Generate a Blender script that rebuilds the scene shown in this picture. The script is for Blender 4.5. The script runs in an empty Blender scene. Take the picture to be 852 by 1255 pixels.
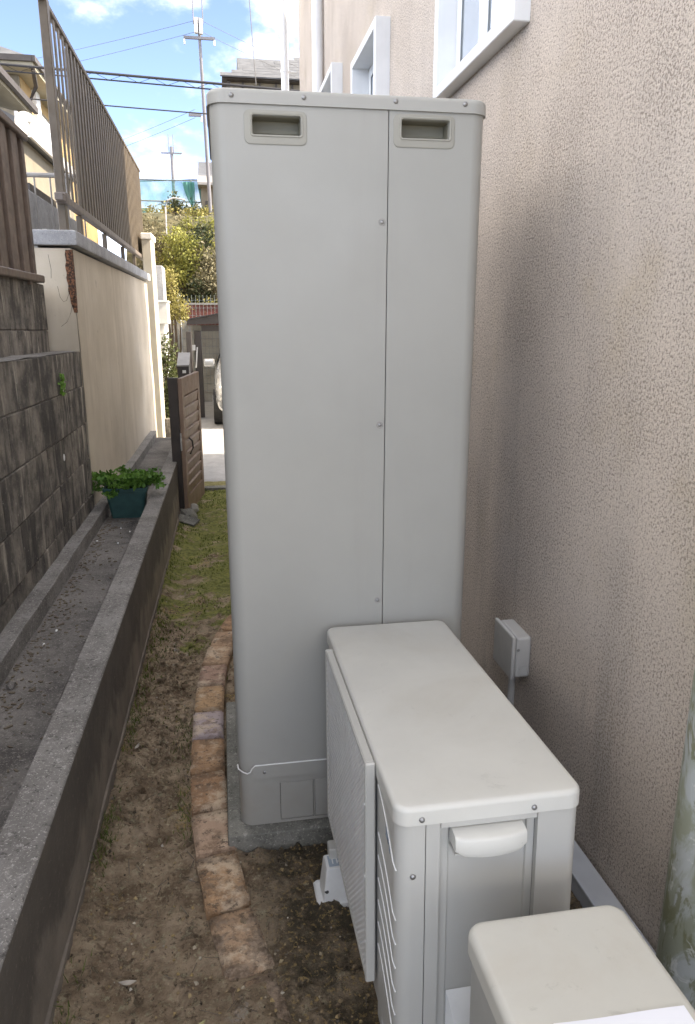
import bpy, bmesh, math, random
import numpy as np
from mathutils import Vector, Matrix, noise, Euler

C = bpy.context.scene
COL = C.collection
R = math.radians
random.seed(7)
rng = np.random.default_rng(11)

# ------------------------------------------------------------------ camera
ZC = 1.60
PITCH, YAW = 14.9611, 9.5064
cam_d = bpy.data.cameras.new('camera')
cam = bpy.data.objects.new('camera', cam_d)
COL.objects.link(cam)
cam.location = (0, 0, ZC)
cam.rotation_euler = (R(90 - PITCH), 0, R(-YAW))
cam_d.sensor_fit = 'VERTICAL'
cam_d.sensor_height = 36.0
cam_d.lens = 36.0 * 900 / 1255
cam_d.clip_start = 0.02
cam_d.clip_end = 2000
C.camera = cam
C.render.resolution_x = 695
C.render.resolution_y = 1024

# ------------------------------------------------------------------ sun, sky, exposure
SUN_ELEV = 40.0
SUN_DIR = Vector((1.0, -0.12, 0)).normalized() * math.cos(R(SUN_ELEV)) + Vector((0, 0, math.sin(R(SUN_ELEV))))
sun_d = bpy.data.lights.new('sun', 'SUN')
sun_d.energy = 2.0
sun_d.angle = R(0.5)
sun_d.color = (1.0, 0.93, 0.82)
sun = bpy.data.objects.new('sun', sun_d)
COL.objects.link(sun)
sun.rotation_euler = (-SUN_DIR).to_track_quat('-Z', 'Y').to_euler()
sun.location = (6, -2, 12)

world = bpy.data.worlds.new('World')
C.world = world
world.use_nodes = True
wn, wl = world.node_tree.nodes, world.node_tree.links
wn.clear()
w_out = wn.new('ShaderNodeOutputWorld')
w_bg = wn.new('ShaderNodeBackground')
w_sky = wn.new('ShaderNodeTexSky')
w_sky.sky_type = 'NISHITA'
w_sky.sun_disc = False
w_sky.sun_elevation = R(SUN_ELEV)
w_sky.sun_rotation = math.atan2(SUN_DIR.x, SUN_DIR.y)
w_sky.air_density = 0.24
w_sky.dust_density = 0.1
w_sky.ozone_density = 1.0
w_bg.inputs['Strength'].default_value = 0.15
# white cumulus, denser towards the horizon, all the way round
w_tc = wn.new('ShaderNodeTexCoord')
w_map = wn.new('ShaderNodeMapping')
w_map.inputs['Scale'].default_value = (1.0, 1.0, 1.7)
w_map.inputs["Location"].default_value = (5.7, -1.6, 0.85)
w_noi = wn.new('ShaderNodeTexNoise')
w_noi.inputs['Scale'].default_value = 2.6
w_noi.inputs['Detail'].default_value = 9
w_noi.inputs['Roughness'].default_value = 0.58
w_sep = wn.new('ShaderNodeSeparateXYZ')
w_elev = wn.new('ShaderNodeMapRange')
w_elev.inputs[1].default_value = 0.08
w_elev.inputs[2].default_value = 0.55
w_elev.inputs[3].default_value = 0.03
w_elev.inputs[4].default_value = 0.0
w_add = wn.new('ShaderNodeMath')
w_ramp = wn.new('ShaderNodeMapRange')
w_ramp.interpolation_type = 'SMOOTHSTEP'
w_ramp.inputs[1].default_value = 0.44
w_ramp.inputs[2].default_value = 0.72
w_mix = wn.new('ShaderNodeMix')
w_mix.data_type = 'RGBA'
w_mix.inputs['B'].default_value = (9.0, 9.1, 9.3, 1)
wl.new(w_tc.outputs['Generated'], w_map.inputs['Vector'])
wl.new(w_map.outputs[0], w_noi.inputs['Vector'])
wl.new(w_tc.outputs['Generated'], w_sep.inputs[0])
wl.new(w_sep.outputs['Z'], w_elev.inputs[0])
wl.new(w_noi.outputs['Fac'], w_add.inputs[0])
wl.new(w_elev.outputs[0], w_add.inputs[1])
wl.new(w_add.outputs[0], w_ramp.inputs[0])
wl.new(w_ramp.outputs[0], w_mix.inputs['Factor'])
wl.new(w_sky.outputs[0], w_mix.inputs['A'])
wl.new(w_mix.outputs['Result'], w_bg.inputs['Color'])
wl.new(w_bg.outputs[0], w_out.inputs['Surface'])

C.view_settings.view_transform = 'Standard'
C.view_settings.look = 'None'
C.view_settings.gamma = 1
C.view_settings.exposure = 2.72
C.view_settings.use_white_balance = True
C.view_settings.white_balance_temperature = 7700
C.view_settings.white_balance_tint = 10
C.render.engine = 'CYCLES'
C.cycles.max_bounces = 8
C.cycles.use_denoising = True

# ------------------------------------------------------------------ materials
def srgb(r, g, b):
    f = lambda c: (c / 255 / 12.92) if c <= 10 else ((c / 255 + 0.055) / 1.055) ** 2.4
    return (f(r), f(g), f(b))

class NT:
    def __init__(s, name):
        s.m = bpy.data.materials.new(name)
        s.m.use_nodes = True
        s.n, s.l = s.m.node_tree.nodes, s.m.node_tree.links
        s.p = s.n['Principled BSDF']
        s.tc = s.n.new('ShaderNodeTexCoord')
        s.oi = None
    def coord(s, scale=(1, 1, 1), rnd=False):
        mp = s.n.new('ShaderNodeMapping')
        mp.inputs['Scale'].default_value = scale
        s.l.new(s.tc.outputs['Object'], mp.inputs['Vector'])
        if rnd:
            if s.oi is None:
                s.oi = s.n.new('ShaderNodeObjectInfo')
            vm = s.n.new('ShaderNodeVectorMath'); vm.operation = 'SCALE'
            vm.inputs[0].default_value = (37.0, 21.0, 53.0)
            s.l.new(s.oi.outputs['Random'], vm.inputs['Scale'])
            s.l.new(vm.outputs[0], mp.inputs['Location'])
        return mp.outputs[0]
    def noise(s, scale, detail=4, rough=.55, vec=None, stretch=(1, 1, 1), rnd=False, dist=0):
        n = s.n.new('ShaderNodeTexNoise')
        n.inputs['Scale'].default_value = scale
        n.inputs['Detail'].default_value = detail
        n.inputs['Roughness'].default_value = rough
        n.inputs['Distortion'].default_value = dist
        s.l.new(vec or s.coord(stretch, rnd), n.inputs['Vector'])
        return n.outputs['Fac']
    def voronoi(s, scale, feature='F1', stretch=(1, 1, 1)):
        n = s.n.new('ShaderNodeTexVoronoi')
        n.feature = feature
        n.inputs['Scale'].default_value = scale
        s.l.new(s.coord(stretch), n.inputs['Vector'])
        return n.outputs['Distance']
    def mr(s, v, a, b, c=0, d=1):
        n = s.n.new('ShaderNodeMapRange')
        n.interpolation_type = 'SMOOTHSTEP'
        for i, q in zip((1, 2, 3, 4), (a, b, c, d)):
            n.inputs[i].default_value = q
        s.l.new(v, n.inputs[0])
        return n.outputs[0]
    def math(s, op, a, b):
        n = s.n.new('ShaderNodeMath'); n.operation = op
        for i, q in enumerate((a, b)):
            if isinstance(q, (int, float)): n.inputs[i].default_value = q
            else: s.l.new(q, n.inputs[i])
        return n.outputs[0]
    def mix(s, f, a, b, blend='MIX'):
        n = s.n.new('ShaderNodeMix'); n.data_type = 'RGBA'; n.blend_type = blend
        for k, q in (('Factor', f), ('A', a), ('B', b)):
            if isinstance(q, (int, float)): n.inputs[k].default_value = q
            elif isinstance(q, tuple): n.inputs[k].default_value = (*q[:3], 1)
            else: s.l.new(q, n.inputs[k])
        return n.outputs['Result']
    def col(s, v):
        if isinstance(v, tuple): s.p.inputs['Base Color'].default_value = (*v[:3], 1)
        else: s.l.new(v, s.p.inputs['Base Color'])
    def rough(s, v):
        if isinstance(v, (int, float)): s.p.inputs['Roughness'].default_value = v
        else: s.l.new(v, s.p.inputs['Roughness'])
    def bump(s, h, strength=.4, dist=.005, prev=None):
        b = s.n.new('ShaderNodeBump')
        b.inputs['Strength'].default_value = strength
        b.inputs['Distance'].default_value = dist
        s.l.new(h, b.inputs['Height'])
        if prev: s.l.new(prev, b.inputs['Normal'])
        s.l.new(b.outputs[0], s.p.inputs['Normal'])
        return b.outputs[0]
    def xyz(s, which):
        n = s.n.new('ShaderNodeSeparateXYZ')
        s.l.new(s.tc.outputs['Object'], n.inputs[0])
        return n.outputs[which]

def paint(name, c, rough=.45, var=.06, scale=6, bump=.0, metal=0, streak=0, spec=.5):
    t = NT(name)
    a = tuple(x * (1 - var) for x in c); b = tuple(min(1, x * (1 + var)) for x in c)
    v = t.mix(t.mr(t.noise(scale, 5, rnd=True), .3, .7), a, b)
    if streak:
        v = t.mix(t.math('MULTIPLY', t.mr(t.noise(9, 4, stretch=(1, 1, .08), rnd=True), .5, .75), streak), v, tuple(x * .45 for x in c))
    t.col(v)
    t.rough(t.mr(t.noise(scale * 2.3, 4), .3, .7, rough - .06, rough + .08))
    t.p.inputs['Metallic'].default_value = metal
    t.p.inputs['Specular IOR Level'].default_value = spec
    if bump:
        t.bump(t.noise(260, 2), bump, .0006)
    return t.m

M = {}
t = NT('enamel_tank')
v = t.mix(t.mr(t.noise(2.2, 5, .6), .3, .7), (.335, .336, .316), (.36, .36, .34))
v = t.mix(t.math('MULTIPLY', t.mr(t.noise(7, 5, .6, stretch=(1, 1, .07)), .54, .72), .16), v, (.27, .26, .235))
v = t.mix(t.math('MULTIPLY', t.mr(t.math('ADD', t.xyz('Z'), t.math('MULTIPLY', t.noise(9, 6, .7), .5)), .55, .22), .28), v, (.25, .215, .17))
t.col(v); t.rough(t.mr(t.noise(6, 5), .3, .7, .36, .50))
t.bump(t.math('ADD', t.math('MULTIPLY', t.noise(2.6, 2, .5), 1.0), t.math('MULTIPLY', t.noise(260, 2), .02)), .12, .02)
M['enamel'] = t.m
M['enamel_cap'] = paint('enamel_cap', (.37, .37, .35), .45, .02, 3, .12)
M['enamel_handle'] = paint('moulded_handle', (.32, .315, .28), .5, .03, 8, .05)
M['recess'] = paint('recess_shaded', (.22, .21, .165), .55, .05, 8)  # tone darkened to carry the shade inside the hand hole
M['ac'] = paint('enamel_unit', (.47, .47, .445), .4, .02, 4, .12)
M['screw'] = paint('screw_metal', (.30, .30, .30), .4, .05, 20, 0, .8)
M['recess_grey'] = paint('recess_grey', (.20, .20, .195), .6)
M['gap'] = paint('dark_gap', (.05, .05, .05), .8)
M['white_plastic'] = paint('white_plastic', (.72, .73, .72), .4, .04, 20)
M['grey_plastic'] = paint('grey_plastic', (.52, .525, .52), .4, .04, 15, .05)
M['duct'] = paint('pale_duct', (.55, .58, .62), .4, .06, 10)
M['window_white'] = paint('window_white', (.72, .74, .76), .35, .05, 5, 0, 0, .12)
M['window_dark'] = paint('window_gasket', (.16, .18, .19), .4)
M['fence_brown'] = paint('fence_brown', (.105, .082, .058), .5, .18, 9, .1, 0, .35)
M['board_brown'] = paint('board_brown', (.125, .09, .07), .55, .25, 9, .1, 0, .5)
M['gate_brown'] = paint('gate_brown', (.25, .17, .125), .5, .12, 8)
M['gate_dark'] = paint('gate_dark', (.045, .038, .036), .5, .15, 8)
M['rail_brown'] = paint('rail_brown', (.15, .125, .11), .5, .1, 8)
M['rail_grey'] = paint('rail_grey', (.30, .29, .28), .5, .1, 8)
M['pot'] = paint('pot_green', (.03, .088, .088), .45, .15, 20)
M['wire_thin'] = paint('wire_thin', (.12, .12, .125), .6)
M['wire'] = paint('wire_black', (.03, .03, .035), .6)
M['pole'] = paint('pole_concrete', (.17, .17, .19), .7, .1, 3)
M['steel'] = paint('galvanised', (.5, .5, .5), .45, .1, 9, 0, .5)
M['roof'] = paint('roof_slate', (.085, .09, .10), .7, .25, 3)
M['soffit'] = paint('soffit_cream', (.30, .275, .21), .7, .05, 3)
M['yellow_wall'] = paint('yellow_render', (.33, .225, .105), .85, .07, 3)
M['beige_wall'] = paint('beige_render', (.20, .178, .14), .85, .06, 3)
M['pale_wall'] = paint('pale_render', (.50, .47, .40), .85, .06, 3)
M['white_paint'] = paint('white_masonry', (.8, .8, .77), .8, .06, 4)
M['dish'] = paint('dish_white', (.62, .62, .6), .4)
M['red'] = paint('red_board', (.16, .05, .042), .6, .15, 5)
M['rubber'] = paint('rubber', (.02, .02, .02), .7)
M['car_paint'] = paint('car_silver', (.5, .51, .52), .25, .03, 3, 0, .5)
M['car_dark'] = paint('car_trim', (.03, .03, .033), .4)
M['sticker_blue'] = paint('sticker_blue', (.30, .36, .42), .4)
M['blue_mark'] = paint('mark_blue', (.20, .255, .32), .4)
M['paper'] = paint('paper_white', (.78, .80, .86), .9, .02, 3)
M['netbar'] = paint('net_bar', (.18, .22, .23), .5)

def glass(name, c=(.2, .24, .28), rough=.04):
    t = NT(name)
    t.col(c); t.rough(rough)
    t.p.inputs['Specular IOR Level'].default_value = 1.0
    t.p.inputs['Metallic'].default_value = .55
    t.bump(t.noise(2.5, 2), .08, .01)
    return t.m
M['glass'] = glass('window_glass', (.55, .60, .66))
M['glass_dark'] = glass('dark_glass', (.16, .18, .2))

# coarse sprayed render of the house wall
t = NT('stucco_house')
g1 = t.noise(140, 4, .75); g2 = t.noise(75, 3, .7); g4 = t.noise(210, 2, .6)
macro = t.noise(1.1, 5, .6, stretch=(1, 1, .5))
strk = t.noise(5.3, 5, .65, stretch=(1, 1, .13))
base = t.mix(t.mr(macro, .35, .65), (.595, .525, .468), (.655, .578, .512))
low = t.mr(t.math('ADD', t.xyz('Z'), t.math('MULTIPLY', t.noise(2.2, 5, .6), 1.4)), 2.1, .9)
stain = t.math('MULTIPLY', t.mr(strk, .47, .68), t.math('ADD', .12, t.math('MULTIPLY', low, .36)))
base = t.mix(stain, base, (.35, .325, .30))
base = t.mix(t.math('MULTIPLY', t.mr(t.noise(2.0, 5, .65), .52, .70), .35), base, (.50, .42, .30))
dens = t.math('MULTIPLY', t.math('SUBTRACT', t.noise(1.7, 4, .6), .5), .20)
pit = t.math('ADD', g1, t.math('ADD', dens, t.math('MULTIPLY', stain, .05)))
base = t.mix(t.math('MULTIPLY', t.mr(pit, .49, .60), .78), base, (.20, .165, .14))
base = t.mix(t.math('MULTIPLY', t.mr(g2, .56, .68), .40), base, (.26, .22, .19))
base = t.mix(t.math('MULTIPLY', t.mr(g4, .60, .72), .45), base, (.80, .74, .67))  # small white glints painted onto the grain
t.col(base); t.rough(.92)
t.p.inputs['Specular IOR Level'].default_value = .25
hgt = t.math('SUBTRACT', t.math('ADD', t.math('MULTIPLY', g4, .35), t.math('MULTIPLY', g2, .4)), t.math('MULTIPLY', g1, .8))
t.bump(hgt, .9, .008)
M['stucco'] = t.m

# smooth cream render of the garden wall, weathered
t = NT('cream_render')
v = t.mix(t.mr(t.noise(1.5, 5, .6), .35, .68), (.50, .44, .35), (.60, .535, .44))
v = t.mix(t.math('MULTIPLY', t.mr(t.noise(5, 5, .6, stretch=(1, 1, .12)), .5, .72), .5), v, (.40, .345, .27))
v = t.mix(t.math('MULTIPLY', t.mr(t.noise(9, 5, .7), .62, .72), .5), v, (.24, .20, .15))
t.col(v); t.rough(.9)
t.bump(t.noise(120, 5, .7), .35, .004)
M['cream'] = t.m

# mouldy concrete block
t = NT('old_block')
v = t.mix(t.mr(t.noise(6, 6, .65, rnd=True), .34, .66), (0.060, 0.054, 0.048), (0.242, 0.216, 0.183))
v = t.mix(t.math('MULTIPLY', t.mr(t.noise(10, 5, .62, stretch=(1, 1, .12), rnd=True), .55, .68), .75), v, (0.514, 0.470, 0.398))
v = t.mix(t.math('MULTIPLY', t.mr(t.noise(7, 5, .62, stretch=(1, 1, .16), rnd=True), .46, .62), .85), v, (0.039, 0.035, 0.031))
v = t.mix(t.math('MULTIPLY', t.mr(t.noise(55, 5, .7, rnd=True), .60, .70), .6), v, (0.454, 0.423, 0.374))
v = t.mix(t.math('MULTIPLY', t.mr(t.noise(80, 5, .7, rnd=True), .44, .34), .6), v, (0.030, 0.028, 0.026))
t.col(v); t.rough(.93)
nb = t.bump(t.noise(150, 4, .7), .6, .004)
t.bump(t.noise(14, 5, .65, rnd=True), .45, .012, nb)
M['block'] = t.m

# exposed concrete of kerb and gutter
def concrete(name, a, b, dark, specks=.5, wet=.5):
    t = NT(name)
    v = t.mix(t.mr(t.noise(4, 6, .65), .32, .68), a, b)
    v = t.mix(t.math('MULTIPLY', t.mr(t.noise(2.6, 6, .65, dist=.4), .48, .68), wet), v, dark)
    v = t.mix(t.math('MULTIPLY', t.mr(t.noise(62, 6, .8), .54, .64), specks*.8), v, tuple(min(.6, x*1.9) for x in b))
    v = t.mix(t.math('MULTIPLY', t.mr(t.noise(48, 6, .8), .46, .37), specks), v, tuple(x*.35 for x in a))
    v = t.mix(t.math('MULTIPLY', t.mr(t.noise(190, 2, .6), .60, .70), specks), v, tuple(min(.6, x*2.2) for x in b))
    t.col(v); t.rough(.9)
    nb = t.bump(t.noise(180, 4, .7), .6, .003)
    t.bump(t.noise(22, 5, .65), .4, .008, nb)
    return t.m
M['concrete'] = concrete('kerb_concrete', (.16, .15, .14), (.25, .24, .225), (.085, .078, .07), .8, .6)
M['gutter'] = concrete('gutter_concrete', (.12, .11, .10), (.20, .186, .17), (.05, .046, .042), .7, .8)
M['slab'] = concrete('slab_concrete', (.13, .13, .112), (.24, .235, .21), (.06, .06, .048), .6, .9)
M['cap'] = concrete('cap_concrete', (.30, .31, .33), (.42, .43, .45), (.18, .18, .18), .5, .4)
M['road'] = concrete('street_concrete', (.34, .335, .325), (.44, .43, .42), (.27, .26, .25), .2, .4)
M['ground'] = concrete('plain_earth', (.13, .10, .075), (.18, .15, .11), (.09, .07, .05), .2, .5)
M['pale_gravel'] = concrete('pale_gravel', (.30, .29, .27), (.42, .41, .38), (.2, .19, .17), .6, .4)
M['lightblock'] = concrete('light_block', (.30, .285, .25), (.40, .385, .345), (.19, .18, .15), .3, .5)

# kerb side: damp black runs above, brown splash of earth below
t = NT('kerb_side')
v = t.mix(t.mr(t.noise(5, 6, .65), .3, .7), (.15, .128, .105), (.24, .205, .168))
hz = t.math('ADD', t.xyz('Z'), t.math('MULTIPLY', t.xyz('Y'), .034))
v = t.mix(t.math('MULTIPLY', t.mr(t.math('ADD', hz, t.math('MULTIPLY', t.noise(3.4, 6, .65, dist=.8), .5)), -.03, .07), .62), v, (0.029, 0.025, 0.022))
v = t.mix(t.math('MULTIPLY', t.mr(t.noise(60, 4, .7), .58, .72), .4), v, (0.260, 0.221, 0.182))
t.col(v); t.rough(.9)
nb = t.bump(t.noise(150, 4, .7), .5, .003)
t.bump(t.noise(18, 5, .65), .5, .01, nb)
M['kerb_side'] = t.m

# soil with moss further down the passage
t = NT('soil')
v = t.mix(t.mr(t.noise(8, 8, .72), .34, .66), (0.198, 0.137, 0.087), (0.544, 0.420, 0.293))
v = t.mix(t.math('MULTIPLY', t.mr(t.noise(2.4, 5, .6), .5, .66), .55), v, (0.593, 0.461, 0.339))
v = t.mix(t.math('MULTIPLY', t.mr(t.noise(13, 7, .75), .54, .64), .85), v, (0.090, 0.062, 0.041))
v = t.mix(t.math('MULTIPLY', t.mr(t.noise(52, 6, .8), .53, .62), .6), v, (0.600, 0.544, 0.369))
v = t.mix(t.math('MULTIPLY', t.mr(t.noise(47, 6, .8), .46, .38), .7), v, (0.083, 0.057, 0.036))
och = t.mr(t.noise(3.1, 4, .6), .56, .70)
v = t.mix(t.math('MULTIPLY', och, t.mr(t.noise(70, 4, .7), .50, .60)), v, (0.600, 0.428, 0.154))
v = t.mix(t.math('MULTIPLY', t.mr(t.noise(3.6, 7, .72), .62, .72), .6), v, (0.600, 0.600, 0.600))
right = t.mr(t.xyz('X'), .0, .14)
v = t.mix(t.math('MULTIPLY', right, t.mr(t.noise(7, 7, .75), .38, .54, .25, .95)), v, (0.083, 0.070, 0.047))
v = t.mix(t.math('MULTIPLY', right, t.math('MULTIPLY', t.mr(t.noise(75, 4, .7), .54, .64), .7)), v, (0.560, 0.395, 0.170))
v = t.mix(t.math('MULTIPLY', right, t.math('MULTIPLY', t.mr(t.noise(5.5, 7, .72), .60, .68), .6)), v, (0.600, 0.600, 0.585))
far = t.mr(t.xyz('Y'), 2.4, 5.0, -.14, .13)
moss = t.mr(t.math('ADD', t.noise(4.5, 8, .72), far), .52, .62)
mc = t.mix(t.mr(t.noise(30, 6, .75), .35, .65), (.115, .15, .03), (.33, .345, .085))
v = t.mix(t.math('MULTIPLY', moss, .85), v, mc)
t.col(v); t.rough(.95)
t.p.inputs['Specular IOR Level'].default_value = .3
nb = t.bump(t.noise(110, 6, .8), 1.0, .008)
t.bump(t.noise(30, 7, .75), 1.0, .028, nb)
M['soil'] = t.m

# paving bricks
t = NT('paving_brick')
oi = t.n.new('ShaderNodeObjectInfo')
rp = t.n.new('ShaderNodeValToRGB')
t.l.new(oi.outputs['Random'], rp.inputs[0])
els = rp.color_ramp.elements
els[0].color = (0.408, 0.246, 0.138, 1); els[1].color = (0.432, 0.282, 0.180, 1)
for p, c in ((.25, (0.480, 0.312, 0.174)), (.5, (0.360, 0.204, 0.114)), (.75, (0.468, 0.318, 0.204))):
    e = els.new(p); e.color = (*c, 1)
def oattr(n):
    q = t.n.new('ShaderNodeAttribute'); q.attribute_type = 'OBJECT'; q.attribute_name = n; return q.outputs['Fac']
v = t.mix(oattr('mauve'), rp.outputs[0], (0.444, 0.384, 0.408))
v = t.mix(t.math('MULTIPLY', t.mr(t.noise(11, 7, .72, rnd=True), .46, .60), .7), v, (0.180, 0.114, 0.070))
v = t.mix(t.math('MULTIPLY', t.mr(t.noise(9, 6, .68, rnd=True), .50, .62), .7), v, (0.624, 0.504, 0.372))
v = t.mix(t.math('MULTIPLY', t.mr(t.noise(34, 6, .78, rnd=True), .54, .62), .75), v, (0.072, 0.054, 0.040))
v = t.mix(t.math('MULTIPLY', t.mr(t.noise(70, 5, .75, rnd=True), .56, .66), .4), v, (0.650, 0.528, 0.384))
dirt = t.mr(t.math('ADD', t.noise(16, 7, .75, rnd=True), oattr('dirt')), .62, .78)
v = t.mix(t.math('MULTIPLY', dirt, .9), v, t.mix(t.mr(t.noise(30, 6, .7, rnd=True), .4, .6), (0.120, 0.084, 0.058), (0.300, 0.228, 0.168)))
t.col(v); t.rough(.92)
nb = t.bump(t.noise(120, 5, .75), .8, .004)
t.bump(t.noise(25, 6, .7, rnd=True), .7, .012, nb)
M['brick'] = t.m

# stained waste pipe
t = NT('stained_pipe')
v = t.mix(t.mr(t.noise(9, 5, .6, stretch=(1, 1, .5), dist=1.2), .42, .55), (.40, .43, .43), (.27, .29, .225))
v = t.mix(t.math('MULTIPLY', t.mr(t.noise(15, 6, .65, stretch=(1, 1, .45), dist=1.5), .52, .6), .8), v, (.16, .165, .085))
v = t.mix(t.math('MULTIPLY', t.mr(t.noise(13, 4, .6, dist=2.0), .6, .66), .7), v, (.58, .6, .58))
t.col(v); t.rough(.6)
t.bump(t.noise(40, 4, .65), .3, .003)
M['stained'] = t.m

# top covers with scuffs and dust
def cover(name, c, amt):
    t = NT(name)
    v = t.mix(t.mr(t.noise(5, 6, .6), .3, .7), tuple(x * .96 for x in c), tuple(x * 1.03 for x in c))
    v = t.mix(t.math('MULTIPLY', t.mr(t.noise(14, 6, .7, dist=1.5), .60, .70), amt), v, tuple(x * .66 for x in c))
    v = t.mix(t.math('MULTIPLY', t.mr(t.noise(3.0, 6, .65, dist=.5), .48, .70), amt), v, (.46, .43, .37))
    v = t.mix(t.math('MULTIPLY', t.mr(t.noise(120, 2, .6), .74, .80), amt * 1.5), v, tuple(x * .4 for x in c))
    t.col(v); t.rough(t.mr(t.noise(8, 5), .3, .7, .36, .52))
    t.bump(t.noise(280, 2), .12, .0006)
    return t.m
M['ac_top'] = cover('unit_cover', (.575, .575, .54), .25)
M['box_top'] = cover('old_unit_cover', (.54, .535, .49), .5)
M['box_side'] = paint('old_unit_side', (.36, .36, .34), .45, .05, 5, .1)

def foliage(name, a, b, c=None, trans=.25):
    t = NT(name)
    at = t.n.new('ShaderNodeAttribute'); at.attribute_name = 'tone'
    v = t.mix(at.outputs['Fac'], a, b)
    t.col(v); t.rough(.55)
    t.p.inputs['Specular IOR Level'].default_value = .3
    tr = t.n.new('ShaderNodeBsdfTranslucent')
    t.l.new(v, tr.inputs['Color'])
    ms = t.n.new('ShaderNodeMixShader'); ms.inputs[0].default_value = trans
    out = t.n['Material Output']
    t.l.new(t.p.outputs[0], ms.inputs[1]); t.l.new(tr.outputs[0], ms.inputs[2])
    t.l.new(ms.outputs[0], out.inputs['Surface'])
    return t.m
M['leaf_pot'] = foliage('pot_leaves', (.05, .14, .025), (.19, .36, .07))
M['leaf_yellow'] = foliage('yellow_leaves', (.17, .16, .05), (.42, .37, .13))
M['leaf_lime'] = foliage('lime_leaves', (.12, .135, .035), (.36, .36, .10))
M['leaf_grey'] = foliage('grey_leaves', (.09, .085, .05), (.28, .25, .16))
M['leaf_dark'] = foliage('dark_leaves', (.02, .03, .016), (.07, .085, .04))
M['leaf_ivy'] = foliage('ivy_leaves', (.04, .055, .02), (.12, .14, .05))
M['grass'] = foliage('moss_grass', (.07, .105, .018), (.21, .25, .055))
M['bark'] = paint('bark', (.12, .09, .065), .9, .2, 12)

# translucent green netting
def sheer(name, c, opac, scale=0):
    t = NT(name)
    t.col(c); t.rough(.7)
    tr = t.n.new('ShaderNodeBsdfTransparent')
    ms = t.n.new('ShaderNodeMixShader')
    if scale:
        t.l.new(t.mr(t.noise(scale, 3), .3, .7, opac - .12, opac + .12), ms.inputs[0])
    else:
        ms.inputs[0].default_value = opac
    t.l.new(tr.outputs[0], ms.inputs[1]); t.l.new(t.p.outputs[0], ms.inputs[2])
    t.l.new(ms.outputs[0], t.n['Material Output'].inputs['Surface'])
    return t.m
M['net'] = sheer('green_net', (.05, .27, .26), .70, 2.0)
M['net_dense'] = sheer('green_net_folded', (.06, .25, .21), .85, 2.0)

# ------------------------------------------------------------------ object helpers
ORIG = {}
def tag(o, label=None, cat=None, group=None, kind=None):
    for k, v in (('label', label), ('category', cat), ('group', group), ('kind', kind)):
        if v: o[k] = v
    return o
def thing(name, label, cat, loc, rot=(0, 0, 0), group=None):
    o = bpy.data.objects.new(name, None)
    o.empty_display_size = .1
    o.location = loc; o.rotation_euler = rot
    COL.objects.link(o)
    ORIG[o.name] = Vector(loc)
    return tag(o, label, cat, group)

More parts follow.
